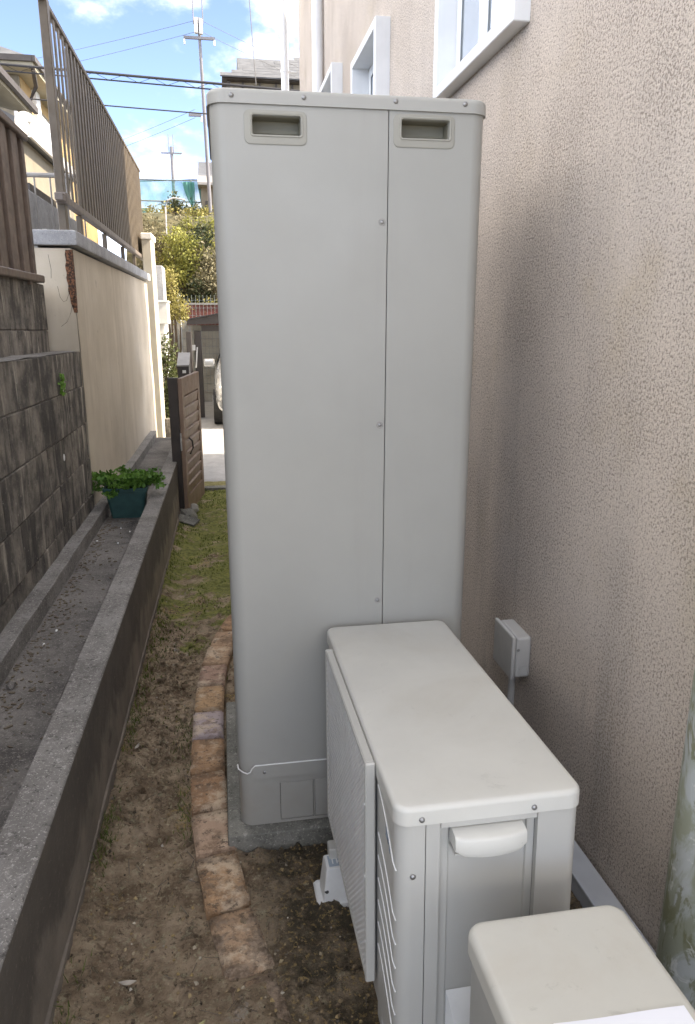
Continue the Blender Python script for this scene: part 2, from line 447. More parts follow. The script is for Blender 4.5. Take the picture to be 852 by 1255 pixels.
class MB:
    """mesh builder"""
    def __init__(s): s.v, s.f = [], []
    def add(s, vs, fs):
        n = len(s.v); s.v += [tuple(q) for q in vs]; s.f += [tuple(i + n for i in f) for f in fs]; return s
    def box(s, x0, x1, y0, y1, z0, z1):
        return s.add([(x0,y0,z0),(x1,y0,z0),(x1,y1,z0),(x0,y1,z0),(x0,y0,z1),(x1,y0,z1),(x1,y1,z1),(x0,y1,z1)],
                     [(3,2,1,0),(4,5,6,7),(0,1,5,4),(1,2,6,5),(2,3,7,6),(3,0,4,7)])
    def obox(s, c, ax, ay, az):
        c, ax, ay, az = map(Vector, (c, ax, ay, az))
        vs = [c + ax*i + ay*j + az*k for k in (-1,1) for j, i in ((-1,-1),(-1,1),(1,1),(1,-1))]
        return s.add(vs, [(3,2,1,0),(4,5,6,7),(0,1,5,4),(1,2,6,5),(2,3,7,6),(3,0,4,7)])
    def bbox(s, x0, x1, y0, y1, z0, z1, b=.004, seg=2):
        bm = bmesh.new()
        bmesh.ops.create_cube(bm, size=1)
        for v in bm.verts:
            v.co = Vector((x0+(v.co.x+.5)*(x1-x0), y0+(v.co.y+.5)*(y1-y0), z0+(v.co.z+.5)*(z1-z0)))
        bmesh.ops.bevel(bm, geom=bm.edges[:], offset=b, segments=seg, affect='EDGES', profile=.5)
        s.bm(bm); return s
    def bm(s, bm):
        bm.verts.index_update()
        s.add([v.co[:] for v in bm.verts], [[v.index for v in f.verts] for f in bm.faces]); bm.free(); return s
    def quad(s, *p): return s.add(p, [tuple(range(len(p)))])
    def prism(s, pts, z0, z1, axis='z'):
        n = len(pts)
        def P(a, b, h): return (a, b, h) if axis == 'z' else ((h, a, b) if axis == 'x' else (a, h, b))
        vs = [P(a, b, z0) for a, b in pts] + [P(a, b, z1) for a, b in pts]
        fs = [tuple(range(n))[::-1], tuple(range(n, 2*n))] + [(i, (i+1) % n, n+(i+1) % n, n+i) for i in range(n)]
        return s.add(vs, fs)
    def tube(s, pts, r, n=8, cap=True):
        pts = [Vector(p) for p in pts]; rr = r if isinstance(r, (list, tuple)) else [r]*len(pts)
        vs, fs = [], []
        for i, p in enumerate(pts):
            d = (pts[min(i+1, len(pts)-1)] - pts[max(i-1, 0)]).normalized()
            u = d.cross(Vector((0, 0, 1)) if abs(d.z) < .9 else Vector((1, 0, 0))).normalized(); w = d.cross(u)
            vs += [p + (u*math.cos(2*math.pi*k/n) + w*math.sin(2*math.pi*k/n))*rr[i] for k in range(n)]
        for i in range(len(pts)-1):
            fs += [(i*n+k, i*n+(k+1) % n, (i+1)*n+(k+1) % n, (i+1)*n+k) for k in range(n)]
        if cap: fs += [tuple(range(n))[::-1], tuple(range((len(pts)-1)*n, len(pts)*n))]
        return s.add(vs, fs)
    def dome(s, c, axis, r, h, n=12):
        c, a = Vector(c), Vector(axis).normalized()
        u = a.orthogonal().normalized(); w = a.cross(u)
        vs, fs = [], []
        for j, (q, e) in enumerate(((1, 0), (.9, .5), (.55, .85))):
            vs += [c + (u*math.cos(2*math.pi*k/n)+w*math.sin(2*math.pi*k/n))*r*q + a*h*e for k in range(n)]
        vs.append(c + a*h)
        for j in range(2): fs += [(j*n+k, j*n+(k+1) % n, (j+1)*n+(k+1) % n, (j+1)*n+k) for k in range(n)]
        fs += [(2*n+k, 2*n+(k+1) % n, 3*n) for k in range(n)]
        return s.add(vs, fs)
    def plate(s, x0, x1, z0, z1, y, holes=(), back=None, flip=False):
        """upright sheet in the plane Y=y facing -Y, with rectangular holes and optional depth"""
        xs = sorted({x0, x1, *[h[0] for h in holes], *[h[1] for h in holes]}); zs = sorted({z0, z1, *[h[2] for h in holes], *[h[3] for h in holes]})
        for i in range(len(xs)-1):
            for j in range(len(zs)-1):
                cx, cz = (xs[i]+xs[i+1])/2, (zs[j]+zs[j+1])/2
                if any(h[0] < cx < h[1] and h[2] < cz < h[3] for h in holes): continue
                s.quad((xs[i], y, zs[j]), (xs[i+1], y, zs[j]), (xs[i+1], y, zs[j+1]), (xs[i], y, zs[j+1]))
        return s
    def mesh(s, name, smooth=35):
        me = bpy.data.meshes.new(name)
        me.from_pydata(s.v, [], s.f); me.update()
        if smooth:
            me.polygons.foreach_set('use_smooth', [True]*len(me.polygons)); me.set_sharp_from_angle(angle=R(smooth))
        return me
    def build(s, name, mat, parent=None, local=False, smooth=35, weld=False):
        me = s.mesh(name, smooth)
        if weld:
            bm = bmesh.new(); bm.from_mesh(me); bmesh.ops.remove_doubles(bm, verts=bm.verts, dist=1e-5); bmesh.ops.recalc_face_normals(bm, faces=bm.faces); bm.to_mesh(me); bm.free()
            if smooth: me.polygons.foreach_set('use_smooth', [True]*len(me.polygons)); me.set_sharp_from_angle(angle=R(smooth))
        me.materials.append(M[mat] if isinstance(mat, str) else mat)
        o = bpy.data.objects.new(name, me); COL.objects.link(o)
        if parent:
            o.parent = parent
            if not local:
                off = ORIG[parent.name]; me.transform(Matrix.Translation(-off))
            ORIG[o.name] = ORIG[parent.name]
        else:
            ORIG[o.name] = Vector((0, 0, 0))
        if smooth and smooth < 90 and len(me.polygons) < 4000:
            wnm = o.modifiers.new('flat_faces', 'WEIGHTED_NORMAL'); wnm.keep_sharp = True; wnm.weight = 90
        return o
def struct(name, mb, mat, **k):
    return tag(mb.build(name, mat, **k), kind='structure')
def rrect(x0, x1, y0, y1, r, n=6, corners=(1, 1, 1, 1)):
    pts = []
    for (cx, cy, a0), on in zip(((x0+r, y0+r, 180), (x1-r, y0+r, 270), (x1-r, y1-r, 0), (x0+r, y1-r, 90)), corners):
        if on: pts += [(cx + r*math.cos(R(a0+90*k/n)), cy + r*math.sin(R(a0+90*k/n))) for k in range(n+1)]
        else: pts.append((cx + r*(-1 if a0 in (180, 90) else 1), cy + r*(-1 if a0 in (180, 270) else 1)))
    return pts
def lid(x0, x1, y0, y1, z0, z1, r, b, n=7):
    """rounded-corner cover with a rolled top edge and a very slight crown"""
    mb = MB(); rings = []
    steps = [(0, z0), (0, z1-b)] + [(b*(1-math.cos(R(q))), z1-b+b*math.sin(R(q))) for q in (22, 45, 68, 90)]
    steps += [(b+.02, z1+.0012)]
    for ins, z in steps:
        rings.append([(x, y, z) for x, y in rrect(x0+ins, x1-ins, y0+ins, y1-ins, max(r-ins, .004), n)])
    m = len(rings[0]); vs = [p for rg in rings for p in rg]; fs = []
    for j in range(len(rings)-1): fs += [(j*m+k, j*m+(k+1) % m, (j+1)*m+(k+1) % m, (j+1)*m+k) for k in range(m)]
    fs.append(tuple(range((len(rings)-1)*m, len(rings)*m))); fs.append(tuple(range(m))[::-1])
    return mb.add(vs, fs)
def dup(o, parent=None):
    c = o.copy(); COL.objects.link(c)
    if parent: c.parent = parent
    for ch in [q for q in o.children]: dup(ch, c)
    return c

SL = -.047                         # the passage falls away from the camera
def gz(y): return SL * (y - 1.95)
def kt(y): return .47 - .025 * y   # top of the low kerb wall

# ================================================================== SETTING
# far ground, street, hillside
def gsheet(x0, x1, y0, y1, z): return MB().quad((x0, y0, z), (x1, y0, z), (x1, y1, z), (x0, y1, z))
struct('ground', gsheet(-400, 400, -400, 900, -.62), 'ground')
struct('street', gsheet(-3.0, 30, 8.62, 17.6, -.30), 'road')
struct('bounce_yard', MB().quad((-14, -14, gz(.32)), (14, -14, gz(.32)), (14, -.31, gz(.32)), (-14, -.31, gz(.32))), 'slab')  # unseen yard behind the camera, added to bounce sunlight into the passage
struct('passage_ground', MB().quad((-.46, -.31, gz(.32)-.002), (1.2, -.31, gz(.32)-.002), (1.2, .32, gz(.32)-.002), (-.46, .32, gz(.32)-.002)), 'ground')

# detailed soil of the passage
def soil_z(x, y):
    p = Vector((x, y, 0))
    h = .017*noise.fractal(p*3.1, .8, 2.1, 5) + .014*noise.fractal(p*14 + Vector((5, 2, 1)), .7, 2.2, 4)
    h -= .020*math.exp(-((x+.26+.05*math.sin(y*1.7))/.09)**2)
    h += .022*math.exp(-((x+.44)/.05)**2)
    h += .030*max(0, noise.noise(p*11 + Vector((3, 9, 4))))*math.exp(-((y-2.9)/.4)**2)
    h += .034*max(0, min(1, (1.74 + .16*noise.noise(p*7) + .10*noise.noise(p*26) - y)/.42)) * math.exp(-((x-.0)/.16)**2)
    if x > -.03: h += .018*math.exp(-((y-1.90)/.07)**2) if y < 1.93 else 0
    if y < 4: h += .0065*noise.turbulence(p*38, 3, False) - .006*max(0, noise.noise(p*24+Vector((0, 3, 8)))-.25)
    return gz(y) + h
mb = MB(); x0, x1 = -.47, 1.02; nx = 165
yl = []; y = .30
while y < 8.22: yl.append(y); y += .0075 if y < 2.6 else .0075 + .006*(y-2.6)
yl.append(8.22); ny = len(yl)-1
for y in yl:
    for i in range(nx+1):
        x = x0 + (x1-x0) * i/nx
        mb.v.append((x, y, soil_z(x, y)))
for j in range(ny):
    for i in range(nx):
        a = j*(nx+1)+i; mb.f.append((a, a+1, a+nx+2, a+nx+1))
struct('soil', mb, 'soil', smooth=180)

# stuff lying in the soil: crumbs of grit, moss tufts
def crumbs(name, n, r0, r1, label, kind_label, region, mat):
    mb = MB(); tones = []
    for i in range(n):
        x, y = region()
        if -.2 < x < .06 and 1.75 < y < 4.2 and abs(x - (-.11)) < .075: continue
        r = r0 + (r1-r0)*random.random()**3
        c = Vector((x, y, soil_z(x, y) + r*.3))
        rot = Euler((random.uniform(0, 6), random.uniform(0, 6), random.uniform(0, 6))).to_matrix()
        vs = [c + rot @ Vector((random.uniform(.6, 1.3)*r*dx, random.uniform(.6, 1.3)*r*dy, random.uniform(.5, 1.1)*r*dz)) for dx, dy, dz in ((1,0,0),(0,1,0),(-1,0,0),(0,-1,0),(0,0,1),(0,0,-1))]
        mb.add(vs, [(0,1,4),(1,2,4),(2,3,4),(3,0,4),(1,0,5),(2,1,5),(3,2,5),(0,3,5)]); tones += [random.random()]*8
    o = mb.build(name, mat, smooth=0)
    at = o.data.attributes.new('tone', 'FLOAT', 'FACE'); at.data.foreach_set('value', np.array(tones, dtype=np.float32))
    return tag(o, label, kind_label, kind='stuff')
t = NT('grit'); at_ = t.n.new('ShaderNodeAttribute'); at_.attribute_name = 'tone'
rp_ = t.n.new('ShaderNodeValToRGB'); t.l.new(at_.outputs['Fac'], rp_.inputs[0])
rp_.color_ramp.elements[0].color = (.06, .045, .03, 1); rp_.color_ramp.elements[1].color = (.46, .42, .36, 1)
for p_, c_ in ((.35, (.16, .115, .075)), (.62, (.27, .20, .12)), (.85, (.33, .24, .11))): rp_.color_ramp.elements.new(p_).color = (*c_, 1)
t.col(rp_.outputs[0]); t.rough(.95); M['grit'] = t.m
crumbs('grit', 9000, .0014, .0075, 'small brown crumbs of earth and grit on the passage soil', 'grit', lambda: (random.uniform(-.44, .95), .9 + 3.6*random.random()**1.5), 'grit')
M['clod'] = M['soil']
crumbs('earth_clods', 1500, .004, .021, 'dark loose clods of churned earth lying on the passage soil', 'clods', lambda: (random.gauss(-.28, .10), random.gauss(2.9, .42)) if random.random() < .55 else (random.uniform(-.42, .9), random.uniform(1.0, 4.0)), 'clod')
mb = MB()
for i in range(260):
    x, y = random.uniform(-.43, .85), .95 + 3.2*random.random()**1.4
    z = soil_z(x, y) + .004; a = random.uniform(0, 3.14); L = random.uniform(.008, .032); w = random.uniform(.0006, .0014)
    d = Vector((math.cos(a), math.sin(a), random.uniform(-.1, .15)))
    mb.obox((x, y, z), d*L, Vector((-d.y, d.x, 0))*w, (0, 0, w*.6))
tag(mb.build('twig_litter', 'pale_straw' if False else 'ground', smooth=0), 'thin bits of straw and twig scattered on the soil', 'litter', kind='stuff')

def leaf_object(name, mat, quads, tones, parent=None):
    """quads: (n,4,3) array, tones: (n,) 0..1 stored as a face colour"""
    n = len(quads)
    me = bpy.data.meshes.new(name)
    off = ORIG[parent.name] if parent else Vector((0, 0, 0))
    vs = np.asarray(quads).reshape(-1, 3) - np.array(off)
    me.from_pydata([tuple(v) for v in vs], [], [tuple(range(4*i, 4*i+4)) for i in range(n)])
    at = me.attributes.new('tone', 'FLOAT', 'FACE'); at.data.foreach_set('value', np.clip(tones, 0, 1).astype(np.float32))
    me.materials.append(M[mat]); me.update()
    o = bpy.data.objects.new(name, me); COL.objects.link(o)
    if parent: o.parent = parent; ORIG[o.name] = off
    return o
def leaves(centres, size, up=.35, aspect=.5):
    n = len(centres); c = np.asarray(centres)
    d = rng.normal(size=(n, 3)); d[:, 2] += up; d /= np.linalg.norm(d, axis=1, keepdims=True)
    nrm = rng.normal(size=(n, 3)); nrm[:, 2] += .8
    s = np.cross(d, nrm); s /= np.linalg.norm(s, axis=1, keepdims=True)
    L = size * rng.uniform(.6, 1.4, (n, 1)); w = L*aspect
    return np.stack([c - d*L*.5, c + s*w*.5, c + d*L*.5, c - s*w*.5], 1)

pts, tn, qs = [], [], []
for i in range(5200):
    y = 2.4 + 5.8*random.random()**.8; x = random.uniform(-.44, .05)
    v = noise.noise(Vector((x*4, y*4, 3)))
    edge = math.exp(-((x+.42)/.04)**2)
    if v*1.3 + .35*noise.noise(Vector((x*15, y*15, 9))) + (y-4.2)*.08 + edge*.5 < .16: continue
    z = soil_z(x, y); h = random.uniform(.006, .02) * (1.5 if edge > .4 else 1)
    a = random.uniform(0, 6.28); dx, dy = math.cos(a), math.sin(a); w = .0035
    tx, ty = random.uniform(-.4, .4)*h, random.uniform(-.4, .4)*h
    qs.append([(x-dx*w, y-dy*w, z-.002), (x+dx*w, y+dy*w, z-.002), (x+tx+dx*w*.3, y+ty+dy*w*.3, z+h), (x+tx-dx*w*.3, y+ty-dy*w*.3, z+h)]); tn.append(random.random())
for (cx_, cy_, sx_, sy_, k_) in ((-.425, 2.05, .018, .10, 220), (-.42, 2.9, .02, .25, 260), (-.17, 2.3, .03, .12, 200), (-.21, 2.75, .03, .1, 160), (-.42, 1.35, .02, .1, 90), (-.40, 3.7, .03, .3, 300)):
    for q in range(k_):
        x, y = random.gauss(cx_, sx_), random.gauss(cy_, sy_); z = soil_z(x, y); h = random.uniform(.008, .026); a = random.uniform(0, 6.28); dx, dy = math.cos(a), math.sin(a); w = .0018
        tx, ty = random.uniform(-.8, .8)*h, random.uniform(-.8, .8)*h
        qs.append([(x-dx*w, y-dy*w, z-.002), (x+dx*w, y+dy*w, z-.002), (x+tx+dx*w*.3, y+ty+dy*w*.3, z+h), (x+tx-dx*w*.3, y+ty-dy*w*.3, z+h)]); tn.append(random.random()*.5)
tag(leaf_object('moss', 'grass', np.array(qs), np.array(tn)), 'yellow green moss and short grass covering the far soil of the passage', 'moss', kind='stuff')

# thin step of concrete at the end of the passage, mossy strip beyond it
struct('threshold', MB().bbox(-.42, 1.02, 8.20, 8.32, -.42, -.272, .008), 'slab')
mb = MB()
for j in range(12):
    for i in range(40):
        x = -.42 + 1.44*i/39; y = 8.32 + .31*j/11
        mb.v.append((x, y, -.292 + .008*noise.noise(Vector((x*9, y*9, 0)))))
for j in range(11):
    for i in range(39):
        a = j*40+i; mb.f.append((a, a+1, a+41, a+40))
t = NT('moss_lit')
t.col(t.mix(t.mr(t.noise(14, 6, .7), .35, .62), (.17, .15, .035), (.30, .27, .12))); t.rough(.95); t.bump(t.noise(60, 5, .7), .7, .01)
M['moss_lit'] = t.m
struct('moss_strip', mb, 'moss_lit', smooth=180)

# ---- low kerb wall with gutter behind it
k = thing('kerb_wall', 'low concrete wall along the left of the earth passage', 'wall', (-.53, 1, kt(1)))
ys = np.linspace(-.3, 9.7, 90)
def strip(xa, xb, zf, wob=.0, ya=-.3, yb=9.7):
    m = MB(); n = 90
    for y in np.linspace(ya, yb, n):
        m.v += [(xa, y, zf(y) + wob*noise.noise(Vector((xa*7, y*5, 1)))), (xb, y, zf(y) + wob*noise.noise(Vector((xb*7, y*5, 1))))]
    m.f += [(2*i, 2*i+1, 2*i+3, 2*i+2) for i in range(n-1)]
    return m
def vstrip(x, z0f, z1f, wob=.004, ya=-.3, yb=9.7, sgn=1):
    m = MB(); n = 120; mz = 6
    for y in np.linspace(ya, yb, n):
        for j in range(mz):
            f = j/(mz-1); z = z0f(y)*(1-f) + z1f(y)*f
            m.v.append((x + wob*noise.noise(Vector((y*4, z*6, x*3))), y, z))
    for i in range(n-1):
        for j in range(mz-1):
            a = i*mz+j; q = (a, a+mz, a+mz+1, a+1); m.f.append(q if sgn > 0 else q[::-1])
    return m
KR, KL = -.452, -.562
m = strip(KL+.004, KR-.007, kt, .003)
m2 = MB(); n = 90
for y in np.linspace(-.3, 9.7, n):
    w = .0025*noise.noise(Vector((y*19, 3, 0)))
    m2.v += [(KR-.007, y, kt(y)+.003*noise.noise(Vector(((KR-.007)*7, y*5, 1)))), (KR-.001+w, y, kt(y)-.004), (KR+w*.5, y, kt(y)-.011)]
for i in range(n-1):
    m2.f += [(3*i, 3*i+1, 3*i+4, 3*i+3), (3*i+1, 3*i+2, 3*i+5, 3*i+4)]
m.add(m2.v, m2.f)
m.add(*(lambda q: (q.v, q.f))(vstrip(KL+.003, lambda y: kt(y)-.19, lambda y: kt(y), .003, sgn=-1)))
m.add([(KL, 9.7, -.6), (KR, 9.7, -.6), (KR, 9.7, kt(9.7)), (KL, 9.7, kt(9.7))], [(1, 0, 3, 2)])
m.build('coping', 'concrete', k, smooth=60)
vstrip(KR, lambda y: gz(y)-.05, lambda y: kt(y)-.010, .005).build('side_face', 'kerb_side', k, smooth=60)
m = MB()
for (a, b) in ((-.3, 9.7),):
    for y in np.linspace(a, b, 90):
        hh = .035 + .012*noise.noise(Vector((y*2, 0, 5)))
        m.v += [(KR-.002, y, gz(y)+hh+.014), (KR+.006, y, gz(y)+hh+.012), (KR+.010, y, gz(y)-.05)]
m.f += [q for i in range(89) for q in ((3*i, 3*i+1, 3*i+4, 3*i+3), (3*i+1, 3*i+2, 3*i+5, 3*i+4))]
m.build('footing', 'kerb_side', k, smooth=60)

fl = lambda y: kt(y) - .15
struct('gutter_floor', strip(-.905, KL+.004, fl, .006), 'gutter', smooth=60)
ik = lambda y: kt(y) - .062
IR, IL = -.872, -.935
k2 = thing('gutter_kerb', 'narrow raised concrete edging at the foot of the block wall', 'kerb', (-.9, 2, ik(2)))
m = strip(IL-.03, IR-.004, ik, .005)
m.add(*(lambda q: (q.v, q.f))(vstrip(IR, lambda y: fl(y)-.02, lambda y: ik(y)-.003, .007)))
m2 = MB()
for y in np.linspace(-.3, 9.7, 90):
    m2.v += [(IR-.004, y, ik(y)+.005*noise.noise(Vector(((IR-.004)*7, y*5, 1)))), (IR+.007*noise.noise(Vector((y*4, (ik(y)-.003)*6, IR*3))), y, ik(y)-.003)]
m2.f += [(2*i, 2*i+1, 2*i+3, 2*i+2) for i in range(89)]
m.add(m2.v, m2.f).build('kerb_body', 'concrete', k2, smooth=60)

# ---- retaining walls of concrete block on the left
XB = -.95
def sk(y): return -.020*(y-4.5)
bw = thing('block_wall', 'dark mouldy concrete block wall in the left foreground', 'wall', (XB, 4, .3))
def block_row(parent, face, depth, ya, yb, z0, z1, blen, off, yclip, top=False):
    y = ya - off
    while y < yb:
        a, b = max(y, ya), min(y+blen, yb)
        if b - a > .02:
            jx = random.uniform(-.003, .003)
            m = MB().bbox(face-depth, face+jx, a+.003, b-.003, z0+.003, z1-.003, .004, 1)
            m.v = [(x + (.004*noise.noise(Vector((yy*6, z*6, 2))) if x > face-.03 else 0), yy, z + sk(yy)) for x, yy, z in m.v]
            m.build('block', 'block', parent, smooth=0)
        y += blen
zs = [.17, .40, .648, .897, 1.150, 1.385]
for r in range(5):
    block_row(bw, XB, .15, .6, 5.33, zs[r], zs[r+1], .44, (.0, .22)[r % 2], 0)
m = MB().box(XB-.16, XB-.007, .6, 5.325, .1, 1.36); m.v = [(x, y, z+sk(y)) for x, y, z in m.v]
m.build('mortar', 'gutter', bw, smooth=0)
m = strip(-1.14, XB-.002, lambda y: 1.386+sk(y), .006, .6, 5.33)
m.build('ledge_top', 'concrete', bw, smooth=60)
m = MB().box(XB-.2, XB-.002, -.3, .6, .0, 1.385); m.v = [(x, y, z+sk(y)) for x, y, z in m.v]
m.build('wall_body', 'block', bw, smooth=0)

XU = -1.115
uw = thing('upper_block_wall', 'set back upper courses of blackened block under the brown board fence', 'wall', (XU, 4, 1.39))
zu = [1.37, 1.52, 1.81]
for r in range(2):
    block_row(uw, XU, .14, .6, 5.20, zu[r], zu[r+1], .44, (.1, .32)[r], 0)
m = MB().box(XU-.15, XU-.007, .6, 5.195, 1.3, 1.80); m.v = [(x, y, z+sk(y)) for x, y, z in m.v]
m.build('mortar', 'gutter', uw, smooth=0)
m = MB().box(XU-.15, XU-.002, -.3, .6, 1.3, 1.81); m.v = [(x, y, z+sk(y)) for x, y, z in m.v]
m.build('wall_body', 'block', uw, smooth=0)

# terraces of the neighbouring plot
struct('terrace', MB().box(-60, -1.262, -.3, 5.36, -.6, 1.79), 'ground')  # unseen end stops early to let more sky light into the passage
struct('gravel_terrace', MB().box(-60, -1.16, 5.365, 10.58, -.6, 2.10), 'pale_gravel')
struct('lower_terrace', MB().box(-60, -2.2, 10.585, 40, -.6, 2.05), 'pale_gravel')

# ---- brown board fence, near left
fa = thing('board_fence', 'dark brown vertical board fence standing on the block wall', 'fence', (-1.12, 4, 1.81))
zb0, zt = 1.86, 2.61
y = 1.2; i = 0
while y < 5.0:
    w = .135
    dx = .020 if i % 2 else 0
    m = MB().bbox(-1.135-dx, -1.110-dx, y, min(y+w, 5.035), zb0-.03, zt, .003, 1)
    m.build('board', 'board_brown', fa)
    y += .118; i += 1
MB().bbox(-1.150, -1.085, 1.2, 5.06, zt-.005, zt+.035, .006, 1).build('top_rail', 'board_brown', fa)
MB().bbox(-1.150, -1.080, 1.2, 5.10, zb0-.06, zb0-.015, .006, 1).build('bottom_rail', 'board_brown', fa)
for yy in (1.6, 3.2, 4.78):
    MB().box(-1.135, -1.095, yy, yy+.05, 1.78, zb0-.055).build('post_foot', 'board_brown', fa)

# ---- cream rendered wall with concrete cap
cw = thing('rendered_wall', 'cream rendered garden wall with a grey concrete cap', 'wall', (-1.05, 8, 0))
m = MB()
nyy, nzz = 80, 24
for i in range(nyy+1):
    y = 5.36 + (10.62-5.36)*i/nyy
    for j in range(nzz+1):
        z = -.55 + (2.03+.55)*j/nzz
        m.v.append((XB + .006*noise.noise(Vector((y*2.2, z*2.2, 7))) - .01*max(0, (z-1.5)), y, z))
for i in range(nyy):
    for j in range(nzz):
        a = i*(nzz+1)+j; m.f.append((a, a+nzz+1, a+nzz+2, a+1))
m.add([(XB-.21, 5.36, -.55), (XB, 5.36, -.55), (XB-.006, 5.36, 2.03), (XB-.28, 5.36, 2.03)], [(0, 1, 2, 3)])
m.add([(XB-.2, 10.62, -.55), (XB, 10.62, -.55), (XB-.006, 10.62, 2.03), (XB-.2, 10.62, 2.03)], [(3, 2, 1, 0)])
m.build('render_coat', 'cream', cw, smooth=60)
# broken corner where the brick shows through
t = NT('broken_render'); t.col(t.mix(t.mr(t.noise(60, 5, .7), .45, .6), (.05, .03, .02), (.27, .12, .065))); t.rough(.95); t.bump(t.noise(60, 4, .7), 1, .02)
M['broken'] = t.m
m = MB()
for j in range(26):
    z = 1.62 + .40*j/25
    w = .030 + .018*noise.noise(Vector((0, z*16, 2)))
    w *= min(1, (z-1.60)/.12)
    m.v += [(XB-.012-w, 5.354 - .004*random.random(), z), (XB-.002+.006*random.random(), 5.352-.006*random.random(), z), (XB+.004, 5.36+w*.9, z)]
m.f += [q for j in range(25) for q in ((3*j, 3*j+1, 3*j+4, 3*j+3), (3*j+1, 3*j+2, 3*j+5, 3*j+4))]
m.build('broken_corner', 'broken', cw, smooth=0)
# cracks creeping from the broken corner
m = MB()
for pts in ([(-1.06, 1.79), (-1.05, 1.72), (-1.03, 1.69), (-1.01, 1.70), (-.985, 1.76), (-.965, 1.79)], [(-1.06, 1.53), (-1.02, 1.56), (-.99, 1.62), (-.975, 1.68)], [(-1.10, 1.99), (-1.09, 1.9), (-1.095, 1.84)]):
    m.tube([(x, 5.3595, z) for x, z in pts], .0011, 4)
m.build('crack', 'gap', cw)
# cap pieces with joints
cy = [5.33, 6.15, 7.05, 7.95, 8.85, 9.75, 10.68]
for a, b in zip(cy, cy[1:]):
    MB().bbox(-1.20 if a > 5.4 else -1.26, -.905, a+.003, b-.003, 2.045, 2.143, .016, 2).build('cap_stone', 'cap', cw)

# ---- tall brown slat fence on the rendered wall
fb = thing('slat_fence', 'tall brown metal slat fence on top of the cream wall', 'fence', (-1.08, 8, 2.143))
XF = -1.085
zr, zt2 = 2.41, 3.62
MB().bbox(XF-.02, XF+.035, 5.84, 5.93, 2.143, zt2+.03, .004, 1).build('end_post', 'fence_brown', fb)
slat = None
y = 6.02
while y < 11.95:
    if slat is None:
        slat = MB().bbox(-.005, .005, -.030, .030, zr+.02, zt2, .003, 1).build('slat', 'fence_brown', fb, local=True)
        slat.location = Vector((XF+.008, y, 0)) - ORIG[fb.name]
    else:
        s = slat.copy(); COL.objects.link(s); s.parent = fb
        s.location = Vector((XF+.008, y, 0)) - ORIG[fb.name]
    y += .155
MB().bbox(XF-.022, XF+.022, 5.70, 11.98, zt2+.002, zt2+.04, .005, 1).build('top_rail', 'fence_brown', fb)
MB().bbox(XF-.01, XF+.05, 5.72, 11.9, zr-.035, zr+.015, .005, 1).build('bottom_rail', 'rail_brown', fb)
MB().box(XF-.020, XF-.012, 6.72, 11.9, zr+.03, zt2-.01).build('backing_panel', 'fence_brown', fb)
MB().bbox(XF-.045, XF-.022, 5.94, 11.9, 3.18, 3.21, .003, 1).build('middle_rail', 'fence_brown', fb)
for yy in (6.55, 7.9, 9.3, 10.5):
    MB().bbox(XF-.02, XF+.02, yy, yy+.055, 2.143, zr-.037, .003, 1).build('post', 'fence_brown', fb)
MB().bbox(XF-.018, XF+.056, 5.80, 5.97, zr-.045, zr+.03, .008, 2).build('bracket', 'rail_brown', fb)

# ================================================================== HOUSE ON THE RIGHT
XW, YE, HH = 1.0, 9.25, 5.7
hs = thing('house', 'house with pinkish beige pebbly render along the right of the passage', 'house', (XW+4, 1, 0))
wins = [(2.50, 3.415, 2.495, 3.75), (4.53, 5.335, 2.25, 3.20), (6.2, 7.05, 2.55, 3.46)]
m = MB()
YB = -.3  # unseen near end cut short so the sunlit yard brightens the passage
xs = sorted({YB, YE, *[q for w in wins for q in w[:2]]}); zz = sorted({-.6, HH, *[q for w in wins for q in w[2:]]})
for i in range(len(xs)-1):
    for j in range(len(zz)-1):
        cy_, cz_ = (xs[i]+xs[i+1])/2, (zz[j]+zz[j+1])/2
        if any(w[0] < cy_ < w[1] and w[2] < cz_ < w[3] for w in wins): continue
        m.quad((XW, xs[i+1], zz[j]), (XW, xs[i], zz[j]), (XW, xs[i], zz[j+1]), (XW, xs[i+1], zz[j+1]))
m.quad((XW, YE, -.6), (XW, YE, HH), (XW+8, YE, HH), (XW+8, YE, -.6))
m.quad((XW, YB, -.6), (XW+8, YB, -.6), (XW+8, YB, HH), (XW, YB, HH))
m.quad((XW+8, YB, -.6), (XW+8, YE, -.6), (XW+8, YE, HH), (XW+8, YB, HH))
m.build('wall', 'stucco', hs, smooth=0, weld=True)
m = MB().prism([(XW-.25, HH+.002), (XW+4, HH+1.7), (XW+8.25, HH+.002), (XW+8.25, HH-.12), (XW-.25, HH-.12)], YB-.3, YE+.3, 'y')
m.build('roof', 'roof', hs, smooth=0)
